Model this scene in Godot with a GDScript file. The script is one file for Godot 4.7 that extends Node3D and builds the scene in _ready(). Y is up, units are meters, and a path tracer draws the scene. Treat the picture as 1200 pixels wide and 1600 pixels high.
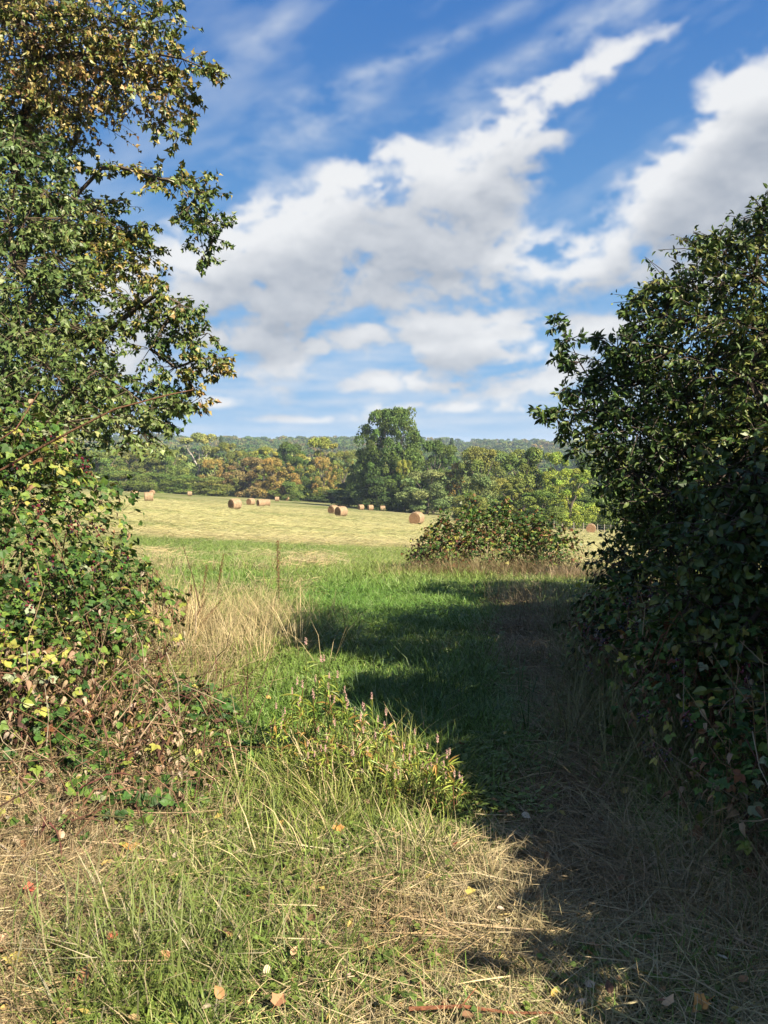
extends Node3D

# ---------------------------------------------------------------- shared state
var rng := RandomNumberGenerator.new()
var na := FastNoiseLite.new()
var nb := FastNoiseLite.new()
var used := {}
var M := {}

# leaf outlines: x along the leaf, y across it
var OVAL := PackedVector2Array([Vector2(0, 0), Vector2(.28, .4), Vector2(.65, .38), Vector2(1, 0), Vector2(.65, -.38), Vector2(.28, -.4)])
var RHOMB := PackedVector2Array([Vector2(0, 0), Vector2(.42, .45), Vector2(1, 0), Vector2(.5, -.45)])
var ROUND := PackedVector2Array([Vector2(0, 0), Vector2(.08, .27), Vector2(.34, .46), Vector2(.62, .38), Vector2(.84, .17), Vector2(1, 0), Vector2(.84, -.17), Vector2(.62, -.38), Vector2(.34, -.46), Vector2(.08, -.27)])
var LOBED := PackedVector2Array([Vector2(.02, 0), Vector2(-.02, .33), Vector2(.2, .34), Vector2(.44, .54), Vector2(.6, .3), Vector2(1, 0), Vector2(.6, -.3), Vector2(.44, -.54), Vector2(.2, -.34), Vector2(-.02, -.33)])
var TRI := PackedVector2Array([Vector2(0, 0), Vector2(.28, .5), Vector2(.52, .24), Vector2(1, 0), Vector2(.52, -.24), Vector2(.28, -.5)])
var LEAFLET := PackedVector2Array([Vector2(0, 0), Vector2(.2, .42), Vector2(.6, .38), Vector2(1, 0), Vector2(.6, -.38), Vector2(.2, -.42)])
var LANCE := PackedVector2Array([Vector2(0, 0), Vector2(.3, .5), Vector2(1, 0), Vector2(.3, -.5)])


class Geo:
	var v := PackedVector3Array()
	var n := PackedVector3Array()
	var c := PackedColorArray()
	var i := PackedInt32Array()

	func leaf(sh: PackedVector2Array, p: Vector3, ax: Vector3, nr: Vector3, L: float, W: float, col: Color, fold: float, curl: float) -> void:
		var sd := ax.cross(nr)
		var b := v.size()
		v.append(p + ax * (L * .45) - nr * (curl * L * .2))
		c.append(col)
		var k := sh.size()
		for q in sh:
			v.append(p + ax * (q.x * L) + sd * (q.y * W) + nr * ((absf(q.y) * fold - q.x * q.x * curl) * L))
			c.append(col)
		for j in k:
			i.append(b)
			i.append(b + 1 + j)
			i.append(b + 1 + (j + 1) % k)

	func chip(p: Vector3, ax: Vector3, nr: Vector3, L: float, W: float, col: Color) -> void:
		var sd := ax.cross(nr) * (W * .5)
		var b := v.size()
		v.append_array(PackedVector3Array([p - ax * (L * .5), p + sd - nr * (L * .12), p + ax * (L * .5), p - sd - nr * (L * .12)]))
		c.append_array(PackedColorArray([col, col, col, col]))
		i.append_array(PackedInt32Array([b, b + 1, b + 2, b, b + 2, b + 3]))

	func tube(pts: PackedVector3Array, r0: float, r1: float, sides: int, col: Color) -> void:
		var b := v.size()
		var k := pts.size()
		for a in k:
			var d: Vector3 = (pts[mini(a + 1, k - 1)] - pts[maxi(a - 1, 0)]).normalized()
			var u: Vector3 = d.cross(Vector3(.31, .2, .93)).normalized()
			var w := d.cross(u)
			var r := lerpf(r0, r1, float(a) / maxi(k - 1, 1))
			for s in sides:
				var t := TAU * s / sides
				v.append(pts[a] + (u * cos(t) + w * sin(t)) * r)
				c.append(col)
		for a in k - 1:
			for s in sides:
				var p := b + a * sides + s
				var q := b + a * sides + (s + 1) % sides
				i.append_array(PackedInt32Array([p, q, p + sides, q, q + sides, p + sides]))

	func blade(p: Vector3, dir: Vector3, bend: Vector3, h: float, w: float, c0: Color, c1: Color) -> void:
		var sd := dir.cross(bend + Vector3(.01, .02, .013)).normalized() * w
		var b := v.size()
		var m := p + dir * (h * .5) + bend * (h * .12)
		var t := p + dir * (h * .9) + bend * (h * .5)
		v.append_array(PackedVector3Array([p - sd, p + sd, m - sd * .8, m + sd * .8, t]))
		var cm := c0.lerp(c1, .6)
		c.append_array(PackedColorArray([c0, c0, cm, cm, c1]))
		i.append_array(PackedInt32Array([b, b + 1, b + 2, b + 1, b + 3, b + 2, b + 2, b + 3, b + 4]))

	func ball(p: Vector3, r: float, col: Color) -> void:
		var b := v.size()
		for q in [Vector3.UP, Vector3.RIGHT, Vector3.BACK, Vector3.LEFT, Vector3.FORWARD, Vector3.DOWN]:
			v.append(p + q * r)
			c.append(col)
		for k in 4:
			i.append_array(PackedInt32Array([b, b + 1 + k, b + 1 + (k + 1) % 4, b + 5, b + 1 + (k + 1) % 4, b + 1 + k]))

	func mesh() -> ArrayMesh:
		var a := []
		a.resize(Mesh.ARRAY_MAX)
		a[Mesh.ARRAY_VERTEX] = v
		a[Mesh.ARRAY_COLOR] = c
		a[Mesh.ARRAY_INDEX] = i
		if n.size() == v.size():
			a[Mesh.ARRAY_NORMAL] = n
		var m := ArrayMesh.new()
		m.add_surface_from_arrays(Mesh.PRIMITIVE_TRIANGLES, a)
		return m


# ---------------------------------------------------------------- helpers
func rv() -> Vector3:
	return Vector3(rng.randfn(), rng.randfn(), rng.randfn()).normalized()


func jit(c: Color, a := .2) -> Color:
	var k := 1.0 + rng.randf_range(-a, a)
	return Color(c.r * k * (1 + rng.randf_range(-.08, .08)), c.g * k, c.b * k * (1 + rng.randf_range(-.1, .1)))


func numbered(called: String) -> String:
	var k: int = used.get(called, 0)
	used[called] = k + 1
	return called if k == 0 else "%s_%03d" % [called, k]


func tag(o: Node, label: String, category: String, group := "") -> Node:
	o.set_meta("label", label)
	o.set_meta("category", category)
	if group:
		o.set_meta("group", group)
	return o


func thing(called: String, label: String, category: String, at := Vector3.ZERO, turn := 0.0, group := "") -> Node3D:
	var o := Node3D.new()
	o.name = numbered(called)
	add_child(o, true)
	o.position = at
	o.rotation.y = turn
	tag(o, label, category, group)
	return o


func part(called: String, mesh: Mesh, mat: Material, parent: Node, at := Vector3.ZERO, kind := "") -> MeshInstance3D:
	var o := MeshInstance3D.new()
	o.name = called if parent != self else numbered(called)
	o.mesh = mesh
	o.material_override = null
	o.set_surface_override_material(0, mat)
	o.position = at
	parent.add_child(o, true)
	if kind:
		o.set_meta("kind", kind)
	return o


func copy(o: Node3D, label: String, at: Vector3, turn: float, size := 1.0) -> Node3D:
	var c: Node3D = o.duplicate()
	c.name = numbered(str(o.name).rstrip("_0123456789"))
	add_child(c, true)
	c.position = at
	c.rotation = Vector3(0, turn, 0)
	c.scale = Vector3.ONE * size
	c.set_meta("label", label)
	return c


func stuff(called: String, mesh: Mesh, mat: Material, xf: Array, cols: PackedColorArray, parent: Node = self) -> void:
	var mm := MultiMesh.new()
	mm.transform_format = MultiMesh.TRANSFORM_3D
	mm.use_colors = true
	mm.mesh = mesh
	mm.instance_count = xf.size()
	for k in xf.size():
		mm.set_instance_transform(k, xf[k])
		mm.set_instance_color(k, cols[k])
	var o := MultiMeshInstance3D.new()
	o.name = numbered(called) if parent == self else called
	o.multimesh = mm
	o.material_override = mat
	o.set_meta("kind", "stuff")
	parent.add_child(o, true)


func leafy(called: String, rough: float, through: float, spec := .5) -> StandardMaterial3D:
	var m := StandardMaterial3D.new()
	m.resource_name = called
	m.vertex_color_use_as_albedo = true
	m.albedo_color = Color(.8, .8, .8).linear_to_srgb()
	m.roughness = rough
	m.metallic_specular = spec
	if through > 0:
		m.backlight_enabled = true
		m.backlight = Color(through, through, through)
	return m


func softstep(a: float, b: float, x: float) -> float:
	var t := clampf((x - a) / (b - a), 0, 1)
	return t * t * (3 - 2 * t)


# height of the land; d is the distance north of the gateway (-z)
func gy(x: float, d: float) -> float:
	var s := log(1.0 + exp(minf(d - 5.0, 40.0) * .6)) / .6 + maxf(0, d - 45.0)
	var dd := clampf(d, 0, 280)
	var y := -.0875 * minf(s, 275.0) + .000055 * dd * dd
	var xs := 160.0 * tanh(x / 160.0)
	y -= .072 * xs * softstep(6, 45, d) * (1 - .6 * softstep(300, 900, d))
	if d > 280:
		y += -5.0 * softstep(280, 420, d) + 27.0 * softstep(480, 1500, d) - 30 * softstep(1650, 3200, d)
		y += na.get_noise_2d(x * .12, d * .12) * 9.0 * softstep(400, 1200, d)
	# the left bank and the right verge stand a little proud of the track
	if d < 30 and d > -5:
		y += .16 * softstep(.9, 2.2, -x) * softstep(22, 9, d) + .12 * softstep(1.2, 2.4, x) * softstep(14, 7, d)
		y += nb.get_noise_2d(x * 3.0, d * 3.0) * .035 * softstep(30, 12, d)
	return y


func on(x: float, d: float, lift := 0.0) -> Vector3:
	return Vector3(x, gy(x, d) + lift, -d)


# ---------------------------------------------------------------- plants
func pick(pal: Array, t: float) -> Color:
	return pal[clampi(int(t * pal.size()), 0, pal.size() - 1)]


func spray(gl: Geo, gt: Geo, c: Vector3, r: float, twigs: int, per: int, sh: PackedVector2Array, size: float, wide: float, pal: Array, droop := .35, bias := 0.0, bark := Color(.09, .07, .05)) -> void:
	var tone := na.get_noise_3d(c.x * 30, c.y * 30, c.z * 30) * .55 + .5 + bias
	for t in twigs:
		var dir := rv()
		dir.y *= .75
		var a := c + dir * r * rng.randf_range(0, .2)
		var e := c + dir * r * rng.randf_range(.7, 1.08) + Vector3.DOWN * (droop * r * rng.randf_range(0, .6))
		gt.tube(PackedVector3Array([a, a.lerp(e, .55) + rv() * r * .08, e]), .0045, .002, 3, bark)
		for k in per:
			var p := a.lerp(e, .25 + .75 * k / maxf(per - 1, 1))
			var ax := (dir * .45 + rv() * .8 + Vector3.DOWN * droop * 1.5).normalized()
			var nr := (Vector3.UP * .5 + dir * .4 + rv() * .85)
			nr = (nr - ax * nr.dot(ax)).normalized()
			var L := size * (.45 + .8 * sqrt(rng.randf()))
			gl.leaf(sh, p + ax * (size * .3), ax, nr, L, L * wide * rng.randf_range(.75, 1.05), jit(pick(pal, tone + rng.randfn() * .2), .3), rng.randf_range(.05, .55), rng.randf_range(-.1, .5))


func shell(c: Vector3, r: Vector3, n: int, sr: float, lowest := .1, inner := .0) -> Array:
	var out := []
	while out.size() < n:
		var u := rv()
		var k := 1.0 if rng.randf() > inner else rng.randf_range(.35, .85)
		var p := c + u * r * k * rng.randf_range(.9, 1.05)
		if p.y > gy(p.x, -p.z) + lowest:
			out.append(Vector4(p.x, p.y, p.z, sr * rng.randf_range(.7, 1.3)))
	return out


# limbs and branches that carry the sprays, grown outwards from the trunk
func skeleton(gt: Geo, trunk: PackedVector3Array, sprays: Array, tip: float, most: float, bark: Color) -> void:
	var pos: Array[Vector3] = []
	var par: Array[int] = []
	var load_: Array[float] = []
	for k in trunk.size():
		pos.append(trunk[k])
		par.append(k - 1)
		load_.append(0.0)
	var top: Vector3 = trunk[trunk.size() - 1]
	var order := sprays.duplicate()
	order.sort_custom(func(a, b): return Vector3(a.x, a.y, a.z).distance_squared_to(top) < Vector3(b.x, b.y, b.z).distance_squared_to(top))
	for s in order:
		var p := Vector3(s.x, s.y, s.z)
		var best := 0
		var cost := 1e9
		for k in range(1, pos.size()):
			var q := pos[k]
			var w := q.distance_to(p) + .25 * q.distance_to(top) + maxf(0, q.y - p.y) * .5
			if w < cost:
				cost = w
				best = k
		var from := pos[best]
		var steps := clampi(int(from.distance_to(p) / .35), 1, 5)
		var prev := best
		for k in range(1, steps + 1):
			var f := float(k) / steps
			pos.append(from.lerp(p, f) + Vector3.UP * sin(f * PI) * from.distance_to(p) * .1 + rv() * .05 * sin(f * PI))
			par.append(prev)
			load_.append(0.0)
			prev = pos.size() - 1
		load_[prev] = s.w
	for k in range(pos.size() - 1, 0, -1):
		load_[par[k]] += load_[k]
	for k in range(1, pos.size()):
		if k < trunk.size():
			continue
		var r0 := minf(most, tip * sqrt(load_[k]))
		gt.tube(PackedVector3Array([pos[par[k]], pos[k]]), minf(most, r0 * 1.15), r0, 5, bark)


# a crown seen from far off: lobes covered with leaf clumps
func far_crown(h: float, w: float, low: float, lobes: int, lobe_r: float, per: int, clump: float, taper: float) -> ArrayMesh:
	var g := Geo.new()
	var tall := h * (1 - low)
	var flat := lobe_r * .8
	for k in lobes:
		var u := rv()
		var t := rng.randf()
		var y := h * low + tall * t
		var wide := w * .5 * (pow(maxf(.02, 1 - pow((t - taper) / (1.04 - taper), 2)), .42) if t > taper else 1 - .35 * pow((taper - t) / taper, 2))
		var a := rng.randf() * TAU
		var rr := wide * sqrt(rng.randf_range(.12, 1.0))
		var c := Vector3(cos(a) * maxf(0, rr - lobe_r * .6), minf(y, h - flat), sin(a) * maxf(0, rr - lobe_r * .6))
		var lr := lobe_r * (.5 + .95 * pow(rng.randf(), 1.5)) * (1.0 - .35 * t)
		var shade := rng.randf_range(.75, 1.25)
		var warm := rng.randf_range(.85, 1.2)
		for q in per:
			u = rv()
			if u.y < -.35 and rng.randf() < .7:
				u.y = -u.y
			var p := c + u * Vector3(1, .8, 1) * lr * rng.randf_range(.75, 1.08)
			var ax := (rv() + Vector3.DOWN * .3).normalized()
			var nr := u * .8 + rv() * .6 + Vector3.UP * .3
			nr = (nr - ax * nr.dot(ax)).normalized()
			var L := clump * rng.randf_range(.6, 1.4)
			var b := shade * rng.randf_range(.7, 1.3)
			g.chip(p, ax, nr, L, L * .75, Color(b * warm, b, b * .9) * .55)
	return g.mesh()


func trunk_mesh(h: float, r: float, forks: int, spread: float) -> ArrayMesh:
	var g := Geo.new()
	var col := Color(1, 1, 1)
	g.tube(PackedVector3Array([Vector3(0, -.5, 0), Vector3(.05, h * .2, 0), Vector3(-.05, h * .45, .1)]), r, r * .7, 7, col)
	for k in forks:
		var a := TAU * k / forks + rng.randf() * .8
		var o := Vector3(cos(a), 0, sin(a)) * spread
		g.tube(PackedVector3Array([Vector3(-.05, h * rng.randf_range(.25, .45), .1), o * .45 + Vector3.UP * h * .6, o + Vector3.UP * h * rng.randf_range(.75, .9)]), r * .5, r * .1, 5, col)
	return g.mesh()


func tuft(blades: int, h0: float, h1: float, spread: float, lean: float, w: float, dry: float, dark := .75, pale := Color(.75, .75, .75)) -> ArrayMesh:
	var g := Geo.new()
	for k in blades:
		var a := rng.randf() * TAU
		var o := Vector3(cos(a), 0, sin(a))
		var p := o * spread * sqrt(rng.randf())
		var dir := (Vector3.UP + o * lean * rng.randf() + rv() * lean * .4).normalized()
		var bend := (o + rv() * .5 + Vector3.DOWN * rng.randf_range(.2, 1.0)).normalized() * rng.randf_range(.3, 1.1)
		var t := rng.randf_range(.75, 1.3)
		var c := Color(t * .242, t * .43, t * .25)
		if rng.randf() < dry:
			c = Color(t * pale.r, t * pale.g, t * pale.b)
		g.blade(p, dir, bend, rng.randf_range(h0, h1), w * rng.randf_range(.7, 1.3), c * dark, c)
	return g.mesh()


# dry stems lying every way on the ground
func litter_mesh(stems: int, reach: float, up: float, len0: float, len1: float, w: float) -> ArrayMesh:
	var g := Geo.new()
	for k in stems:
		var a := rng.randf() * TAU
		var p := Vector3(rng.randf_range(-reach, reach), rng.randf_range(.003, up), rng.randf_range(-reach, reach))
		var dir := Vector3(cos(a), rng.randf_range(-.12, .22), sin(a)).normalized()
		var t := rng.randf_range(.55, 1.35)
		var c := Color(t, t * rng.randf_range(.9, 1.05), t * rng.randf_range(.75, 1.1))
		g.blade(p, dir, Vector3(rng.randf_range(-.5, .5), rng.randf_range(-.1, .25), rng.randf_range(-.5, .5)), rng.randf_range(len0, len1), w * rng.randf_range(.6, 1.4), c, c)
	return g.mesh()


# ---------------------------------------------------------------- sky
func sky_image() -> ImageTexture:
	var W := 2560
	var H := 1280
	var low := 660
	var dens := PackedFloat32Array()
	dens.resize(W * low)
	var blobs := []
	# cumulus to the north, given by bearing, height, half width, half height, weight, tilt (degrees)
	for b in [
		[-16.0, 11.2, 8.0, 3.4, .9, 8.0], [-8.0, 13.2, 6.5, 3.8, 1.2, 10.0], [-1.0, 15.0, 6.5, 4.0, 1.15, 14.0], [4.5, 17.0, 5.0, 3.4, 1.0, 32.0],
		[9.0, 20.5, 3.6, 3.0, .9, 42.0], [13.0, 23.6, 3.8, 1.7, .75, 38.0], [18.0, 25.8, 4.5, 1.0, .42, 20.0], [1.0, 19.6, 3.4, 1.8, .55, 20.0],
		[23.0, 17.6, 5.2, 3.4, 1.8, 30.0], [27.0, 19.5, 5.0, 4.2, 1.8, 10.0], [32.0, 19.0, 6.0, 4.2, 1.4, 0.0], [20.0, 16.0, 4.0, 2.4, .9, 15.0],
		[13.5, 13.0, 6.0, 2.1, 1.05, 4.0], [20.0, 11.6, 5.0, 2.2, .95, 0.0], [6.5, 13.6, 4.0, 1.8, .6, 10.0], [2.0, 10.8, 7.0, .9, .5, 4.0],
		[-8.0, 9.8, 3.6, 1.1, .85, 12.0], [-15.0, 8.4, 4.0, .9, .6, 5.0], [6.0, 9.2, 5.0, 1.1, .8, 3.0], [6.5, 7.3, 6.0, 1.35, 1.1, 5.0],
		[-6.5, 6.2, 3.2, 1.5, .9, 15.0], [-11.0, 5.4, 4.0, .9, .75, 0.0], [-1.0, 4.9, 4.5, .9, .75, 3.0], [8.0, 4.4, 5.0, .9, .8, -2.0], [14.0, 6.0, 4.0, 1.0, .8, 6.0], [-14.0, 3.4, 6.0, .6, .7, 0.0], [3.0, 3.0, 7.0, .5, .6, 0.0], [12.0, 3.0, 5.0, .5, .6, 0.0], [-5.0, 2.2, 7.0, .4, .6, 0.0], [0.0, 8.6, 5.0, .8, .7, 6.0], [-3.0, 7.4, 3.0, .6, .6, 0.0], [15.5, 8.6, 4.0, .8, .8, 0.0], [-10.0, 7.6, 3.0, .6, .6, 0.0], [-2.0, 19.0, 3.0, 1.2, .4, 10.0], [-19.0, 6.0, 5.0, 1.2, .8, 0.0]]:
		blobs.append(b)
	var r := RandomNumberGenerator.new()
	r.seed = 77
	for k in 110:
		var az := r.randf_range(34, 326)
		var el := 3.0 + 42.0 * pow(r.randf(), 1.6)
		blobs.append([az if az < 180 else az - 360, el, r.randf_range(3, 8) * (.6 + el / 40), r.randf_range(.28, .5) * (1.2 + el * .22), r.randf_range(.7, 1.3), r.randf_range(0, 30)])
	for k in 16:
		blobs.append([r.randf_range(-180, 180), r.randf_range(38, 75), r.randf_range(8, 20), r.randf_range(3, 6), r.randf_range(.4, .9), r.randf_range(0, 40)])
	var perdeg := W / 360.0
	for b in blobs:
		var ca := cos(deg_to_rad(b[5]))
		var sa := sin(deg_to_rad(b[5]))
		var reach: float = maxf(b[2], b[3]) * 1.9
		var y0 := clampi(int((90.0 - b[1] - reach) * perdeg), 0, low - 1)
		var y1 := clampi(int((90.0 - b[1] + reach) * perdeg), 0, low - 1)
		var x0 := int((b[0] - reach) * perdeg)
		var x1 := int((b[0] + reach) * perdeg)
		for y in range(y0, y1 + 1):
			var dy: float = 90.0 - y / perdeg - b[1]
			for x in range(x0, x1 + 1):
				var dx: float = x / perdeg - b[0]
				var u: float = (dx * ca + dy * sa) / b[2]
				var w: float = (-dx * sa + dy * ca) / b[3]
				var q := u * u + w * w
				if q < 3.2:
					dens[y * W + posmod(x, W)] += b[4] * exp(-q * 1.1)
	var f := FastNoiseLite.new()
	f.seed = 5
	f.noise_type = FastNoiseLite.TYPE_SIMPLEX
	f.frequency = 1.0
	f.fractal_type = FastNoiseLite.FRACTAL_FBM
	f.fractal_octaves = 6
	f.fractal_gain = .52
	# rounded puffs
	var puff := FastNoiseLite.new()
	puff.seed = 21
	puff.noise_type = FastNoiseLite.TYPE_SIMPLEX
	puff.frequency = 1.0
	puff.fractal_type = FastNoiseLite.FRACTAL_RIDGED
	puff.fractal_octaves = 5
	puff.fractal_gain = .5
	var g := FastNoiseLite.new()
	g.seed = 9
	g.noise_type = FastNoiseLite.TYPE_SIMPLEX
	g.frequency = 1.0
	g.fractal_octaves = 5
	g.fractal_gain = .6
	# long thin streaks of high cloud
	var veil := PackedFloat32Array()
	veil.resize(W * low)
	for b in [[2.0, 26.0, 11.0, .7, .5, 17.0], [9.0, 25.2, 12.0, .9, .4, 22.0], [-6.0, 21.5, 7.0, 1.8, .5, 25.0], [-3.0, 18.8, 9.0, .8, .5, 6.0], [19.0, 28.0, 8.0, .9, .5, 15.0], [-9.0, 26.5, 5.0, 1.2, .35, 30.0], [5.0, 21.8, 6.0, 1.1, .4, 25.0]]:
		var ca := cos(deg_to_rad(b[5]))
		var sa := sin(deg_to_rad(b[5]))
		for y in range(int((90.0 - b[1] - b[2] * 1.2) * perdeg), int((90.0 - b[1] + b[2] * 1.2) * perdeg)):
			var dy: float = 90.0 - y / perdeg - b[1]
			for x in range(int((b[0] - b[2] * 1.7) * perdeg), int((b[0] + b[2] * 1.7) * perdeg)):
				var dx: float = x / perdeg - b[0]
				var u: float = (dx * ca + dy * sa) / b[2]
				var w: float = (-dx * sa + dy * ca) / b[3]
				var q := u * u + w * w
				if q < 3.4:
					veil[y * W + posmod(x, W)] += b[4] * (exp(-q * 1.3) - .012)
	var soft := PackedFloat32Array()
	soft.resize(W * low)
	var cirrus := PackedFloat32Array()
	cirrus.resize(W * low)
	var rows := func(y: int) -> void:
		var el := 90.0 - (y + .5) / perdeg
		var e := deg_to_rad(el)
		var se := sin(e)
		var ce := cos(e)
		for x in W:
			var a := deg_to_rad((x + .5) / perdeg)
			var px := sin(a) * ce
			var pz := cos(a) * ce
			var k := y * W + x
			var wx := g.get_noise_3d(px * 5.0 + 3, se * 9.0, pz * 5.0) * .05
			var wy := g.get_noise_3d(px * 5.0, se * 9.0 + 9, pz * 5.0) * .022
			var n := f.get_noise_3d((px + wx) * 9.0, (se + wy) * 17.0, (pz + wx) * 9.0)
			var d0 := 1.25 * (1.0 - exp(-.95 * dens[k]))
			var fine := -puff.get_noise_3d((px + wx * .5) * 7.0, (se + wy * .5) * 13.0, (pz + wx * .5) * 7.0)
			soft[k] = d0
			dens[k] = d0 * (1.0 + .35 * n) + (n * .46 + fine * .24) * minf(1.0, d0 * 2.2) - .27
			# thin high streaks, drawn out from the south-west
			var s := px * .93 + se * .36
			var t := -px * .36 + se * .93
			var c := g.get_noise_3d(s * 3.2, t * 13.0, pz * 5.0)
			var m := g.get_noise_3d(px * 2.3 + 7, se * 3.5, pz * 2.3)
			cirrus[k] = veil[k] * clampf(.55 + 1.3 * g.get_noise_3d(px * 9.0, se * 24.0, pz * 9.0) + .7 * c, 0, 1.2) + clampf((c * .75 + m * .8 + .1) * softstep(2, 10, el), 0, 1) * .5 + clampf(g.get_noise_3d(px * 5.0, se * 42.0, pz * 5.0) * 1.1 + .3, 0, 1) * .75 * softstep(13, 3, el)
	var job := WorkerThreadPool.add_group_task(rows, low)
	WorkerThreadPool.wait_for_group_task_completion(job)
	var im := Image.create(W, H, false, Image.FORMAT_RGBAF)
	var up := int(1.5 * perdeg)
	var hz := Color(.43, .62, .84)
	im.fill(Color(.30, .36, .40))
	for y in low:
		var el := 90.0 - (y + .5) / perdeg
		var base := Color(.235, .52, .86).lerp(hz, softstep(8, -1, el)).lerp(Color(.058, .205, .57), pow(softstep(2, 34, el), .75)).lerp(Color(.04, .15, .45), softstep(34, 90, el))
		for x in W:
			var k := y * W + x
			var col := base
			var ci := cirrus[k]
			if ci > 0:
				col = col.lerp(Color(.72, .79, .88), clampf(ci, 0, .62))
			var d := dens[k]
			if d > -.04:
				var above := soft[maxi(k - 2 * up * W, x)]
				var near := dens[maxi(k - int(.8 * up) * W, x)]
				var lit := clampf(1.0 - .66 * softstep(.2, 1.05, above) + (d - near) * .38 - .14 * softstep(.5, 1.3, d) , 0, 1)
				var cc := Color(.36, .41, .49).lerp(Color(.93, .94, .95), lit)
				col = col.lerp(cc, pow(softstep(-.04, .42, d), .85) * .96)
			im.set_pixel(x, y, col)
	return ImageTexture.create_from_image(im)


func lin(r: float, g: float, b: float) -> Color:
	return Color(r, g, b).linear_to_srgb()


func noise_tex(freq: float, size: int, a: Color, b: Color, normal := false, bump := 4.0) -> NoiseTexture2D:
	var t := NoiseTexture2D.new()
	var f := FastNoiseLite.new()
	f.seed = int(freq * 1000) + size
	f.frequency = freq
	f.fractal_octaves = 5
	t.noise = f
	t.width = size
	t.height = size
	t.seamless = true
	if normal:
		t.as_normal_map = true
		t.bump_strength = bump
	else:
		var gr := Gradient.new()
		gr.set_color(0, a)
		gr.set_color(1, b)
		t.color_ramp = gr
	return t


# ---------------------------------------------------------------- the place
func _ready() -> void:
	rng.seed = 20240914
	na.seed = 3
	na.frequency = .02
	na.fractal_octaves = 4
	nb.seed = 11
	nb.frequency = .25
	nb.fractal_octaves = 3

	var cam := Camera3D.new()
	cam.name = "camera"
	cam.fov = 67.3
	cam.near = .05
	cam.far = 9000
	add_child(cam)
	cam.position = Vector3(0, 1.6, 0)
	cam.rotation_degrees = Vector3(-4.76, 0, 0)
	cam.current = true

	var env := Environment.new()
	env.background_mode = Environment.BG_SKY
	var sky := Sky.new()
	var sm := PanoramaSkyMaterial.new()
	sm.panorama = sky_image()
	sm.energy_multiplier = .32
	sky.sky_material = sm
	env.sky = sky
	env.tonemap_mode = Environment.TONE_MAPPER_LINEAR
	env.tonemap_exposure = 3.0
	env.fog_enabled = true
	env.fog_density = .00017
	env.fog_light_color = Color(.75, .83, .93)
	env.sdfgi_enabled = true
	env.ssao_enabled = true
	env.ssil_enabled = true
	var we := WorldEnvironment.new()
	we.name = "world_environment"
	we.environment = env
	add_child(we)

	var sun := DirectionalLight3D.new()
	sun.name = "sun"
	sun.light_energy = 1.6
	sun.light_color = Color(1, .945, .86)
	sun.light_angular_distance = .5
	sun.shadow_enabled = true
	add_child(sun)
	var el := deg_to_rad(38.0)
	var az := deg_to_rad(49.0)   # to the right of straight behind the gateway
	sun.look_at_from_position(Vector3.ZERO, -Vector3(sin(az) * cos(el), sin(el), cos(az) * cos(el)))

	make_materials()
	make_ground()
	make_far_trees()
	make_bales()
	make_left_tree()
	make_left_hedge()
	make_right_hedge()
	make_mid_bramble()
	make_grass()
	make_weeds()
	make_small_things()


func make_materials() -> void:
	M.leaf = leafy("sycamore leaf", .5, .5)
	M.gloss = leafy("glossy leaf", .46, .45, .38)
	M.bramble = leafy("bramble leaf", .55, .5, .35)
	M.dry = leafy("dry leaf", .8, .35, .3)
	M.grass = leafy("grass", .55, .6, .4)
	M.straw = leafy("straw", .6, .25, .4)
	M.bark = leafy("bark", .9, 0, .2)
	M.bark.normal_enabled = true
	M.bark.normal_texture = noise_tex(.03, 256, Color.BLACK, Color.WHITE, true, 8)
	M.bark.uv1_triplanar = true
	M.bark.uv1_scale = Vector3(3, .8, 3)
	M.berry = leafy("berry", .25, 0, .6)
	M.ground = leafy("soil and thatch", .95, 0, .2)
	M.ground.albedo_texture = noise_tex(.02, 1024, Color(.62, .62, .62), Color(1, 1, 1))
	M.ground.normal_enabled = true
	M.ground.normal_texture = noise_tex(.035, 1024, Color.BLACK, Color.WHITE, true, 6)
	M.ground.uv1_triplanar = true
	M.ground.uv1_world_triplanar = true
	M.ground.uv1_scale = Vector3(.7, .7, .7)


# the wheel track trodden through the grass
func worn(x: float, d: float) -> float:
	var n := nb.get_noise_2d(x * 1.7, d * 1.7)
	return softstep(.45, .1, absf(x - .35 - d * .14 + .14 * n)) * softstep(2.2, 3.2, d) * softstep(13, 9, d)


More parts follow.
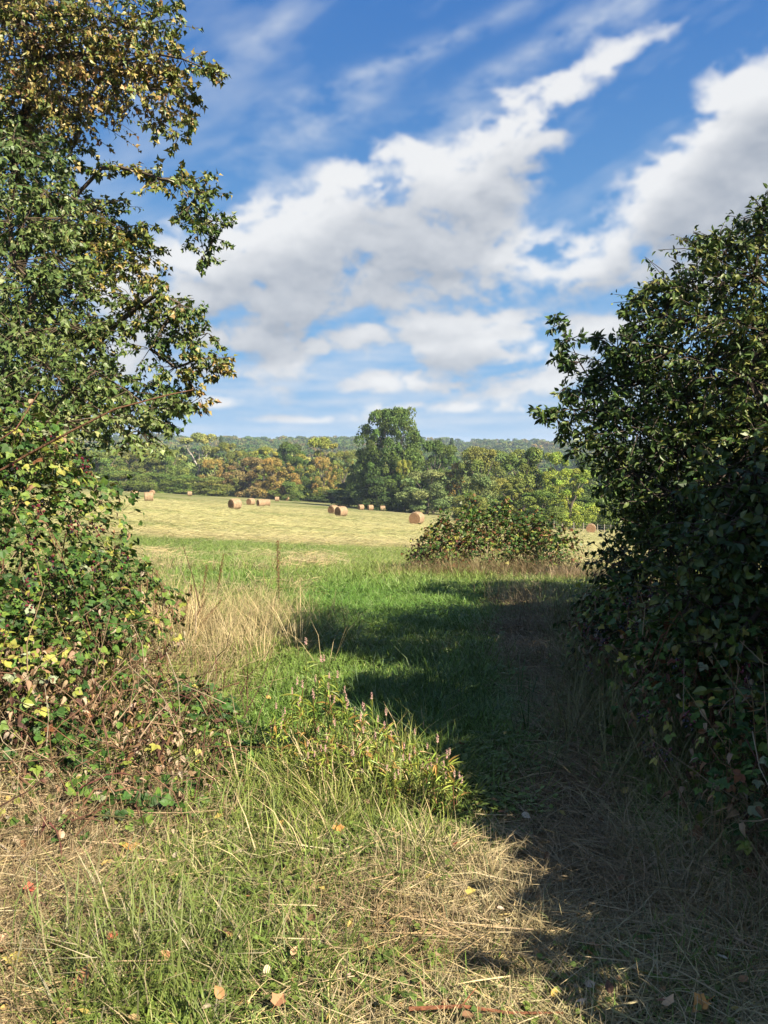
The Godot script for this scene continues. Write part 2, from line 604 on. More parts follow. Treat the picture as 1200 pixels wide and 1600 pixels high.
# how the sward is made up at a place: x = share of straw, y = lushness, z = height
func sward(x: float, d: float) -> Vector3:
	var n := nb.get_noise_2d(x * 1.7, d * 1.7)
	var m := nb.get_noise_2d(x * .5 + 40, d * .5)
	var straw := .2 + .55 * n + .25 * m
	var lush := .45 - .5 * m
	var tall := .55 + .4 * n
	# mown, raked foreground
	var front := softstep(3.5, 2.6, d + .25 * n)
	straw += .6 * front * softstep(-.6, .1, x + .3 * m)
	tall -= .25 * front
	# greener strip between the litter and the raked straw
	straw -= .3 * softstep(.75, .3, absf(x + .35 + .2 * m)) * softstep(5, 4, d) * softstep(1.5, 2.2, d)
	# bare litter at far left by the hedge foot
	straw += .6 * softstep(-.75, -1.15, x + .2 * n) * softstep(4.4, 3.2, d)
	# green ride
	var ride := softstep(-1.3, -.6, x) * softstep(1.2, .4, x - d * .06) * softstep(3.6, 4.6, d) * softstep(30, 18, d)
	straw -= .55 * ride
	lush += .4 * ride
	# worn wheel track
	var track := worn(x, d)
	straw += .8 * track
	tall -= .3 * track
	straw -= .22 * softstep(.9, 1.7, x) * softstep(14, 9, d)
	# pale tall grass at the hedge end
	var pale := softstep(1.3, .3, Vector2((x + 1.75) * 1.0, (d - 6.8) * .5).length())
	straw += .3 * pale
	tall += .6 * pale
	if d > 11:
		var fld := softstep(13, 30, d)
		var row := sin((d * .82 + x * .16) * .9 + 2.2 * na.get_noise_2d(x * 1.2, d * 2.2)) * .5 + .5
		straw = lerpf(straw, .13 + .54 * clampf((.05 - 1.0 / d) / .045, 0, 1) + .5 * (row - .5) + .9 * na.get_noise_2d(x * 1.6, d * 3.0) + .15 * softstep(-5, 5, x), fld)
		lush = lerpf(lush, .7 * softstep(70, 15, d) * softstep(6, -5, x), softstep(11, 15, d))
		tall = lerpf(tall, .25, softstep(14, 20, d))
	return Vector3(clampf(straw, 0, 1), clampf(lush, 0, 1), clampf(tall, .08, 1.6))


func make_ground() -> void:
	var xs: Array[float] = [0.0]
	while xs[xs.size() - 1] < 3200:
		xs.append(xs[xs.size() - 1] + maxf(.1, xs[xs.size() - 1] * .04))
	var all_x: Array[float] = []
	for k in range(xs.size() - 1, 0, -1):
		all_x.append(-xs[k])
	all_x.append_array(xs)
	var ds: Array[float] = []
	var d := -60.0
	while d < 3600:
		ds.append(d)
		d += maxf(.11, maxf(d - 3.0, .5 - d) * .033)
	var g := Geo.new()
	for dd in ds:
		for x in all_x:
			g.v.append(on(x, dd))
			var s := sward(x, dd)
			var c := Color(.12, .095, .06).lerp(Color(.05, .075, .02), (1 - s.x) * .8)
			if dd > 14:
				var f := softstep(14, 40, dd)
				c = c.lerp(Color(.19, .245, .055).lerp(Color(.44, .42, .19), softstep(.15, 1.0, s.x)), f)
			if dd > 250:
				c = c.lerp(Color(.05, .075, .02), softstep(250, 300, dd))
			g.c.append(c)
	var nx := all_x.size()
	for a in ds.size() - 1:
		for b in nx - 1:
			var p := a * nx + b
			g.i.append_array(PackedInt32Array([p, p + nx, p + 1, p + 1, p + nx, p + nx + 1]))
	# smooth normals
	g.n.resize(g.v.size())
	for a in ds.size():
		for b in nx:
			var p := a * nx + b
			var e := g.v[a * nx + mini(b + 1, nx - 1)] - g.v[a * nx + maxi(b - 1, 0)]
			var f := g.v[mini(a + 1, ds.size() - 1) * nx + b] - g.v[maxi(a - 1, 0) * nx + b]
			g.n[p] = e.cross(f).normalized()
	var o := part("ground", g.mesh(), M.ground, self)
	o.set_meta("kind", "structure")
	tag(o, "sloping hay meadow falling away to the wooded valley", "ground")


# ---------------------------------------------------------------- trees beyond the field
func make_far_trees() -> void:
	var bark := StandardMaterial3D.new()
	bark.albedo_color = lin(.11, .09, .065)
	bark.roughness = .95
	var pale_bark := StandardMaterial3D.new()
	pale_bark.albedo_color = lin(.34, .31, .26)
	pale_bark.roughness = .9
	# crowns 10 m tall and 10 m wide, scaled to each tree
	var crowns := {
		"oak": far_crown(10, 10, .02, 250, .95, 180, .2, .5), "broad": far_crown(10, 10, .05, 60, 1.3, 330, .25, .4), "dome": far_crown(10, 10, 0, 60, 1.25, 330, .25, .3),
		"tall": far_crown(10, 10, .06, 60, 1.2, 320, .25, .34), "bush": far_crown(10, 10, -.08, 50, 1.6, 320, .3, .22), "airy": far_crown(10, 10, .08, 54, 1.0, 240, .22, .42)}
	var trunk := trunk_mesh(10, .35, 5, 2.6)
	var tone := {
		"deep": Color(.085, .14, .028), "mid": Color(.14, .2, .04), "olive": Color(.17, .2, .045), "pale": Color(.27, .31, .1), "yellow": Color(.25, .28, .05),
		"rust": Color(.215, .17, .07), "ochre": Color(.28, .22, .06), "bright": Color(.25, .33, .05), "grey": Color(.18, .235, .085), "dark": Color(.06, .1, .025)}
	var mats := {}
	for t in tone:
		var m := leafy(t + " foliage", .6, .35, .3)
		m.albedo_color = Color(tone[t].r * 1.45, tone[t].g * 1.45, tone[t].b * 1.45).linear_to_srgb()
		mats[t] = m
	for a in [
		[2.1, 215.0, 13.43, 19.7, "oak", "deep", "tall dark green oak standing highest above the hay field", "oak_tree"],
		[-5.2, 225.0, 1.58, 12.4, "broad", "mid", "lower green tree against the left side of the tall oak", "broadleaf_tree"],
		[-1.7, 208.0, -5.65, 13.8, "bush", "dark", "dark bush in shade at the foot of the tall oak", "hedge_bush"],
		[-10.8, 236.0, -8.59, 12.6, "bush", "dark", "dark shaded bush left of the oak at the field corner", "hedge_bush"],
		[14.3, 222.0, 4.15, 14.0, "tall", "deep", "dark green tree close on the right of the tall oak", "broadleaf_tree"],
		[11.5, 203.0, -4.13, 16.6, "broad", "grey", "grey green hawthorn bulging into the field below the oak", "hawthorn_tree"],
		[3.8, 208.0, -4.96, 10.7, "bush", "deep", "dark green bush under the oak behind three round bales", "hedge_bush"],
		[5.5, 207.0, -1.15, 6.2, "airy", "yellow", "small yellowing sapling in front of the oak trunk", "sapling"],
		[20.8, 205.0, -1.81, 10.6, "airy", "ochre", "orange and gold autumn tree right of the oak", "autumn_tree"],
		[25.2, 200.0, 2.08, 14.3, "broad", "olive", "olive tree behind the orange autumn tree", "broadleaf_tree"],
		[18.2, 148.0, -3.07, 7.9, "bush", "grey", "grey green willow bush beside the orange autumn tree", "willow_bush"],
		[14.4, 128.0, -5.85, 6.6, "bush", "olive", "low olive hedge bush where the field meets the bramble", "hedge_bush"],
		[31.4, 172.0, 2.16, 14.9, "dome", "mid", "round domed green tree above the middle bramble", "broadleaf_tree"],
		[37.6, 168.0, 1.03, 8.7, "tall", "bright", "light yellow green tree beside the domed tree", "broadleaf_tree"],
		[32.1, 132.0, -1.69, 10.8, "airy", "bright", "bright yellow green tree lit by the sun beside the dark hedge", "field_maple_tree"],
		[23.0, 138.0, -3.44, 9.9, "dome", "olive", "olive tree with ochre tints low above the middle bramble", "broadleaf_tree"],
		[26.1, 128.0, -5.31, 8.5, "bush", "mid", "green thicket under the bright yellow green tree", "hedge_bush"],
		[60.7, 230.0, 0.44, 12.6, "dome", "deep", "dark round tree half hidden behind the plum shrub", "broadleaf_tree"],
		[47.8, 160.0, -0.40, 14.6, "broad", "mid", "green tree behind the overhanging plum shrub", "broadleaf_tree"],
		[41.3, 150.0, -7.75, 11.2, "bush", "mid", "field edge bush behind the fence posts", "hedge_bush"],
		[51.1, 150.0, -4.01, 13.7, "bush", "mid", "hedge bush hidden behind the right hand shrubs", "hedge_bush"],
		[-87.5, 274.0, 0.90, 19.1, "broad", "olive", "olive tree leftmost of the back row", "broadleaf_tree"],
		[-98.2, 269.0, 0.47, 20.1, "broad", "mid", "green tree of the back row behind the left bramble", "broadleaf_tree"],
		[-78.2, 279.0, 1.58, 15.3, "broad", "mid", "green tree between the olive tree and the pale birch", "broadleaf_tree"],
		[-71.0, 296.0, 7.68, 22.7, "tall", "pale", "tall pale green birch rising above the back row", "birch_tree"],
		[-61.3, 296.0, 4.02, 15.3, "tall", "olive", "olive green tree right of the pale birch", "broadleaf_tree"],
		[-54.2, 289.0, 1.10, 14.4, "airy", "olive", "thin yellow green tree behind the rust coloured tree", "broadleaf_tree"],
		[-60.3, 274.0, -2.05, 14.6, "airy", "ochre", "small ochre tree left of the rust coloured tree", "autumn_tree"],
		[-47.8, 272.0, -1.12, 17.7, "dome", "rust", "broad rust brown tree in the back row", "autumn_tree"],
		[-38.1, 270.0, -1.32, 16.2, "dome", "ochre", "orange green tree joined to the rust coloured tree", "autumn_tree"],
		[-47.4, 304.0, 2.33, 16.7, "tall", "yellow", "yellow green tree top rising behind the rust coloured tree", "broadleaf_tree"],
		[-37.5, 306.0, 4.10, 15.3, "broad", "deep", "dark green tree top behind the orange green tree", "broadleaf_tree"],
		[-31.4, 282.0, -1.22, 13.1, "tall", "deep", "dark green tree on bare trunks right of the orange green tree", "broadleaf_tree"],
		[-24.5, 296.0, 5.97, 20.7, "tall", "yellow", "tall yellow green ash tree left of the oak", "ash_tree"],
		[-21.9, 278.0, -1.18, 11.1, "airy", "ochre", "orange tinted tree under the tall ash", "autumn_tree"],
		[-15.1, 284.0, 0.87, 14.2, "airy", "olive", "olive tree between the ash and the oak", "broadleaf_tree"],
		[-24.3, 284.0, -8.78, 18.4, "bush", "bright", "yellow green bush at the far corner of the field", "hedge_bush"],
		[-68.1, 260.0, -7.47, 16.0, "bush", "mid", "green bush at the back edge of the field under the birch", "hedge_bush"],
		[-77.5, 256.0, -6.48, 14.1, "bush", "mid", "green bush behind the left hand bales", "hedge_bush"],
		[-58.4, 260.0, -7.90, 13.0, "bush", "olive", "straw tinted bush left of the rust coloured tree", "hedge_bush"],
		[-33.2, 266.0, -9.89, 12.4, "bush", "mid", "small green bush behind the farthest bale", "hedge_bush"],
		[-18.3, 274.0, -13.20, 16.0, "bush", "dark", "low dark bush on the shaded hedge line left of the oak", "hedge_bush"],
		[-87.2, 256.0, -5.84, 17.0, "bush", "mid", "green bush at the back edge behind the left bramble", "hedge_bush"],
		[20.7, 250.0, 3.23, 13.7, "broad", "deep", "dark tree top between the oak and the olive tree", "broadleaf_tree"],
		[46.0, 300.0, 0.83, 22.5, "broad", "mid", "distant green tree behind the domed tree", "broadleaf_tree"],
		[8.6, 260.0, 2.01, 15.1, "broad", "mid", "green tree hidden behind the tall oak", "broadleaf_tree"],
		[-10.0, 300.0, 1.08, 17.5, "broad", "grey", "distant greyish tree showing left of the oak", "broadleaf_tree"]]:
		var x: float = a[0]
		var d: float = a[1]
		var base := gy(x, d)
		var tall: float = a[2] - base
		var o := thing(a[7], a[6], "bush" if a[7].ends_with("bush") else "tree", Vector3(x, base, -d), rng.randf() * TAU)
		var c := part("crown", crowns[a[4]], mats[a[5]], o)
		c.scale = Vector3(a[3] / 9.2, tall / 10.0, a[3] / 9.2)
		var t := part("trunk", trunk, pale_bark if a[7] == "birch_tree" else bark, o)
		t.scale = Vector3(a[3] / 11.0, tall / 10.5, a[3] / 11.0)

	# three dark conifers that stand above the far ridge
	var fir := Geo.new()
	for k in 1500:
		var t := rng.randf()
		var an := rng.randf() * TAU
		var r := (1 - t) * 2.6 * (.7 + .3 * sin(t * 50)) * sqrt(rng.randf_range(.4, 1))
		var ax := Vector3(cos(an), -.35, sin(an)).normalized()
		var nr := (Vector3.UP + rv() * .5)
		nr = (nr - ax * nr.dot(ax)).normalized()
		var b := rng.randf_range(.3, .6)
		fir.leaf(RHOMB, Vector3(cos(an) * r, .8 + t * 13.5, sin(an) * r), ax, nr, .8, .5, Color(b, b, b), .1, .1)
	var firm := fir.mesh()
	var pole := Geo.new()
	pole.tube(PackedVector3Array([Vector3(0, -1, 0), Vector3(0, 8, 0), Vector3(0, 14, 0)]), .25, .04, 6, Color.WHITE)
	var polem := pole.mesh()
	for a in [[-130.9, 620.0, 11.79, 10.3, "dark conifer spire on the skyline above the birch"], [40.8, 560.0, 8.49, 7.0, "left one of the two conifer spires right of the oak"], [50.5, 575.0, 9.15, 7.2, "right one of the two conifer spires right of the oak"]]:
		var o := thing("conifer_tree", a[4], "tree", on(a[0], a[1]), 0, "conifers on the skyline")
		var tall: float = (a[2] - o.position.y) / 14.3
		part("crown", firm, mats.dark, o).scale = Vector3(tall * .8, tall, tall * .8)
		part("trunk", polem, bark, o).scale = Vector3(tall, tall, tall)

	# the woods that clothe the valley beyond, one mass
	var tints := [Color(0.093, 0.155, 0.039), Color(0.078, 0.132, 0.031), Color(0.139, 0.186, 0.046), Color(0.186, 0.217, 0.062), Color(0.070, 0.116, 0.031), Color(0.217, 0.186, 0.062)]
	var far_m := leafy("far foliage", .7, .3, .2)
	far_m.albedo_color = Color(1.45, 1.45, 1.45).linear_to_srgb()
	for v in 3:
		var mesh := far_crown(10, 10, -.1, [14, 18, 11][v], 2.1, 60, .8, [.9, .7, .8][v])
		var xf := []
		var cols := PackedColorArray()
		for k in 4600:
			var d := sqrt(lerpf(340.0 * 340.0, 1750.0 * 1750.0, rng.randf()))
			var x := rng.randf_range(-.62, .62) * d + rng.randf_range(-30, 30)
			var h := (7.0 + 9.0 * pow(rng.randf(), 1.6)) * (1.15 + .4 * na.get_noise_2d(x * .3, d * .3))
			var w := rng.randf_range(.85, 1.35) * h
			xf.append(Transform3D(Basis(Vector3.UP, rng.randf() * TAU).scaled(Vector3(w / 10, h / 10, w / 10)), on(x, d)))
			cols.append(jit(tints[clampi(int((na.get_noise_2d(x * .5, d * .5) + .5 + rng.randfn() * .22) * 6), 0, 5)], .2))
		stuff("distant_woodland", mesh, far_m, xf, cols)


# ---------------------------------------------------------------- bales and fence
func make_bales() -> void:
	var side := Geo.new()
	var R := .675
	var Wd := .62
	var ns := 40
	var prof := [Vector2(-.62, .60), Vector2(-.615, .65), Vector2(-.57, .675), Vector2(-.38, .672), Vector2(-.19, .68), Vector2(0, .672), Vector2(.19, .68), Vector2(.38, .672), Vector2(.57, .675), Vector2(.615, .65), Vector2(.62, .60)]
	for a in prof.size():
		for s in ns:
			var t := TAU * s / ns
			var r: float = prof[a].y + nb.get_noise_3d(prof[a].x * 8, cos(t) * 12, sin(t) * 12) * .03
			if sin(t) < -.9:
				r -= .02
			side.v.append(Vector3(prof[a].x, sin(t) * r + .66, cos(t) * r))
			var b := .8 + .2 * nb.get_noise_3d(prof[a].x * 40, cos(t) * 6, sin(t) * 6) - (.12 if a % 2 == 0 else 0.0)
			side.c.append(Color(b, b, b))
	for a in prof.size() - 1:
		for s in ns:
			var p := a * ns + s
			var q := a * ns + (s + 1) % ns
			side.i.append_array(PackedInt32Array([p, q, p + ns, q, q + ns, p + ns]))
	var fuzz := Geo.new()
	for k in 1000:
		var t := rng.randf() * TAU
		var x := rng.randf_range(-.6, .6)
		var o := Vector3(0, sin(t), cos(t))
		var b := rng.randf_range(.6, 1.0)
		fuzz.blade(Vector3(x, .66, 0) + o * .665, (Vector3(0, cos(t), -sin(t)) + o * .25 + rv() * .3).normalized(), o, rng.randf_range(.06, .22), .006, Color(b, b, b), Color(b, b, b))
	var ends := []
	for sg in [-1.0, 1.0]:
		var e := Geo.new()
		var rings := 14
		for a in rings + 1:
			for s in ns:
				var t := TAU * s / ns
				var r := .61 * a / rings
				var wob := .5 + .5 * sin(a * 2.6 + t)
				e.v.append(Vector3(sg * (.6 + .03 * wob + .02 * nb.get_noise_2d(r * 30, t * 4)), sin(t) * r + .66, cos(t) * r))
				var b := .55 + .3 * wob + .15 * nb.get_noise_2d(r * 40, t * 8)
				e.c.append(Color(b, b * .96, b * .9))
		for a in rings:
			for s in ns:
				var p := a * ns + s
				var q := a * ns + (s + 1) % ns
				e.i.append_array(PackedInt32Array([p, q, p + ns, q, q + ns, p + ns]))
		ends.append(e.mesh())
	var m := leafy("baled straw", .85, 0, .2)
	m.albedo_color = lin(.44, .31, .19)
	m.normal_enabled = true
	m.normal_texture = noise_tex(.09, 256, Color.BLACK, Color.WHITE, true, 8)
	m.uv1_triplanar = true
	m.uv1_scale = Vector3(1, 3, 3)
	var me := leafy("bale end", .9, 0, .2)
	me.albedo_color = lin(.38, .24, .14)
	var sidem := side.mesh()
	var fuzzm := fuzz.mesh()
	var first: Node3D
	for b in [
		[Vector3(-19.26, 0, -99.00), 48.0, "large bale standing alone left of centre in the mown field"],
		[Vector3(-26.39, 0, -152.00), 60.0, "bale at the left end of the row of three behind the lone bale"],
		[Vector3(-23.30, 0, -145.00), 35.0, "middle bale of the row of three behind the lone bale"],
		[Vector3(-23.83, 0, -156.00), 20.0, "bale at the right end of the row of three behind the lone bale"],
		[Vector3(-33.46, 0, -240.00), 10.0, "small far bale in front of the rust coloured tree"],
		[Vector3(-33.03, 0, -262.00), 80.0, "farthest smallest bale near the corner of the trees"],
		[Vector3(-7.85, 0, -119.00), 55.0, "bale behind and left of its twin in the middle of the field"],
		[Vector3(-5.71, 0, -102.00), 44.0, "bale in front of its twin in the middle of the field"],
		[Vector3(-5.89, 0, -196.00), 30.0, "left bale of the three below the tall oak"],
		[Vector3(-3.51, 0, -200.00), 20.0, "middle bale of the three below the tall oak"],
		[Vector3(-0.34, 0, -202.00), 5.0, "right bale of the three below the tall oak"],
		[Vector3(3.53, 0, -83.00), 66.0, "bale showing its round end just left of the middle bramble"],
		[Vector3(-47.74, 0, -147.00), 40.0, "bale at far left close by the left bramble"],
		[Vector3(-35.54, 0, -116.00), 20.0, "larger bale at far left with another behind it"],
		[Vector3(-61.87, 0, -205.00), 90.0, "pale bale end showing above the larger left bale"],
		[Vector3(-58.43, 0, -231.00), 15.0, "small bale by the back hedge under the pale birch"],
		[Vector3(30.29, 0, -112.00), 75.0, "pinkish bale in front of the fence beside the dark hedge"]]:
		var p := Vector3(b[0].x, gy(b[0].x, -b[0].z), b[0].z)
		if first == null:
			first = thing("hay_bale", b[2], "hay bale", p, deg_to_rad(b[1]), "round bales in the mown field")
			part("net_wrapped_side", sidem, m, first)
			part("loose_straw", fuzzm, m, first, Vector3.ZERO, "stuff")
			part("round_end", ends[0], me, first)
			part("round_end", ends[1], me, first)
		else:
			copy(first, b[2], p, deg_to_rad(b[1]), rng.randf_range(.96, 1.04))

	var wood := StandardMaterial3D.new()
	wood.albedo_color = lin(.3, .26, .2)
	wood.roughness = .9
	var post := CylinderMesh.new()
	post.top_radius = .06
	post.bottom_radius = .07
	post.height = 1.5
	post.radial_segments = 8
	var cap := CylinderMesh.new()
	cap.top_radius = .02
	cap.bottom_radius = .06
	cap.height = .05
	cap.radial_segments = 8
	var tops := []
	var n := 0
	for q in [Vector3(26.20, 0, -118.00), Vector3(27.72, 0, -119.00), Vector3(29.75, 0, -120.00), Vector3(31.26, 0, -120.00), Vector3(33.74, 0, -121.00), Vector3(34.85, 0, -121.00), Vector3(36.16, 0, -122.00), Vector3(37.89, 0, -122.00), Vector3(40.25, 0, -123.00), Vector3(42.65, 0, -124.00)]:
		var p := on(q.x, -q.z)
		var o := thing("fence_post", "weathered fence post, number %s from the left, behind the pinkish bale" % ["first", "second", "third", "fourth", "fifth", "sixth", "seventh", "eighth", "ninth", "tenth"][n], "fence post", p, 0, "posts of the field fence")
		n += 1
		part("shaft", post, wood, o, Vector3(0, .6, 0))
		part("top", cap, wood, o, Vector3(0, 1.375, 0))
		tops.append(p)
	var wire := Geo.new()
	for h in [.5, .85, 1.2]:
		var pts := PackedVector3Array()
		for p in tops:
			pts.append(p + Vector3(0, h, .075))
		wire.tube(pts, .006, .006, 4, Color(.35, .35, .35))
	var wm := leafy("wire", .5, 0)
	tag(part("fence_wire", wire.mesh(), wm, self), "thin wires strung along the field fence posts", "fence wire")


# ---------------------------------------------------------------- the sycamore and the left hedge
func make_left_tree() -> void:
	var gl := Geo.new()
	var gt := Geo.new()
	var bark := Color(.1, .08, .06)
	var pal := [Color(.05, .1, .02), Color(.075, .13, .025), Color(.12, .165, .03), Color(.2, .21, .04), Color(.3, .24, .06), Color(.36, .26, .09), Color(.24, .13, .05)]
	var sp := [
		Vector4(-3.43, 5.62, -7.60, 0.85), Vector4(-3.03, 5.60, -7.50, 0.8), Vector4(-2.67, 5.60, -7.50, 0.75), Vector4(-2.32, 5.43, -7.40, 0.6), Vector4(-2.14, 5.57, -7.40, 0.4), Vector4(-1.95, 5.56, -7.30, 0.25), Vector4(-3.31, 5.32, -7.70, 0.85), Vector4(-2.80, 5.26, -7.50, 0.7), Vector4(-2.39, 5.15, -7.40, 0.6),
		Vector4(-2.06, 5.16, -7.30, 0.42), Vector4(-1.80, 5.07, -7.20, 0.32), Vector4(-1.63, 5.00, -7.20, 0.24), Vector4(-1.53, 4.96, -7.20, 0.14), Vector4(-3.18, 5.01, -7.80, 0.8), Vector4(-2.69, 5.00, -7.50, 0.5), Vector4(-2.27, 4.90, -7.40, 0.5), Vector4(-1.97, 4.85, -7.30, 0.35), Vector4(-1.78, 4.83, -7.20, 0.25),
		Vector4(-1.87, 4.59, -7.20, 0.26), Vector4(-1.84, 4.41, -7.20, 0.2), Vector4(-2.01, 4.53, -7.20, 0.22), Vector4(-2.89, 4.66, -7.60, 0.36), Vector4(-3.03, 4.44, -7.70, 0.36), Vector4(-2.66, 4.23, -7.50, 0.16), Vector4(-2.41, 4.16, -7.30, 0.15), Vector4(-2.26, 4.13, -7.30, 0.2),
		Vector4(-2.03, 4.03, -7.20, 0.28), Vector4(-1.83, 4.00, -7.20, 0.36), Vector4(-1.66, 3.92, -7.20, 0.3), Vector4(-1.56, 3.66, -7.20, 0.3), Vector4(-1.69, 3.58, -7.20, 0.3), Vector4(-1.65, 3.36, -7.20, 0.22), Vector4(-1.55, 3.51, -7.20, 0.2), Vector4(-1.80, 3.75, -7.20, 0.25), Vector4(-2.15, 3.63, -7.20, 0.16), Vector4(-2.10, 3.43, -7.20, 0.14),
		Vector4(-2.98, 3.98, -7.60, 0.6), Vector4(-2.73, 3.84, -7.50, 0.5), Vector4(-2.49, 3.66, -7.40, 0.4), Vector4(-2.34, 3.43, -7.30, 0.42), Vector4(-2.68, 3.51, -7.50, 0.55), Vector4(-3.00, 3.53, -7.70, 0.6), Vector4(-2.43, 3.26, -7.30, 0.5), Vector4(-2.21, 3.19, -7.20, 0.34), Vector4(-2.06, 2.98, -7.10, 0.42), Vector4(-1.85, 2.90, -7.10, 0.36),
		Vector4(-1.68, 2.81, -7.10, 0.3), Vector4(-1.60, 2.64, -7.10, 0.26), Vector4(-1.53, 2.41, -7.10, 0.24), Vector4(-1.51, 2.30, -7.10, 0.14), Vector4(-1.68, 2.41, -7.10, 0.26), Vector4(-1.77, 2.59, -7.10, 0.36), Vector4(-2.00, 2.70, -7.10, 0.42), Vector4(-2.26, 2.89, -7.20, 0.45), Vector4(-2.45, 2.79, -7.30, 0.4), Vector4(-2.13, 2.50, -7.10, 0.4), Vector4(-1.90, 2.33, -7.10, 0.34),
		Vector4(-1.73, 2.17, -7.00, 0.26), Vector4(-1.66, 2.05, -7.00, 0.2), Vector4(-1.82, 1.95, -7.00, 0.22), Vector4(-1.94, 1.82, -7.00, 0.22), Vector4(-2.02, 2.07, -7.10, 0.34), Vector4(-2.19, 2.18, -7.10, 0.4), Vector4(-2.08, 1.86, -7.00, 0.28), Vector4(-2.29, 1.95, -7.10, 0.36), Vector4(-2.49, 2.25, -7.20, 0.45), Vector4(-2.43, 1.89, -7.10, 0.4), Vector4(-2.74, 2.08, -7.30, 0.5), Vector4(-2.77, 2.58, -7.50, 0.5),
		Vector4(-3.59, 4.92, -8.00, 0.8), Vector4(-3.73, 4.42, -8.00, 0.8), Vector4(-3.49, 3.98, -8.00, 0.7), Vector4(-3.71, 3.35, -8.00, 0.8), Vector4(-3.29, 3.14, -7.90, 0.6), Vector4(-3.13, 2.62, -7.80, 0.6), Vector4(-3.61, 2.52, -8.00, 0.7)]
	# the part of the crown that rises above and behind the picture
	sp.append_array(shell(Vector3(-6.6, 8.4, -10.2), Vector3(3.0, 2.9, 2.6), 52, .75, 1.5, .3))
	var trunk := PackedVector3Array([on(-5.6, 9.2, -.2), on(-5.55, 9.2, 1.6), on(-5.3, 9.1, 3.2), on(-5.5, 9.2, 5.2), on(-5.6, 9.3, 8.0)])
	for s in sp:
		var p := Vector3(s.x, s.y, s.z)
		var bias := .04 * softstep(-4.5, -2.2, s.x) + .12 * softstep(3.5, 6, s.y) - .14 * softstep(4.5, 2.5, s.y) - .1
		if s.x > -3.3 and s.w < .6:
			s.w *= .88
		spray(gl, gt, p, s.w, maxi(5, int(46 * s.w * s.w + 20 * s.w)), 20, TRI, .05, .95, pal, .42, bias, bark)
	skeleton(gt, trunk, sp, .0105, .13, bark)
	gt.tube(trunk, .24, .1, 9, bark)
	var o := thing("sycamore_tree", "tall sycamore turning ochre, its boughs hanging into the sky at top left", "tree", on(-5.6, 9.2))
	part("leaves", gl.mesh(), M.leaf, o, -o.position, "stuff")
	part("trunk_and_boughs", gt.mesh(), M.bark, o, -o.position)


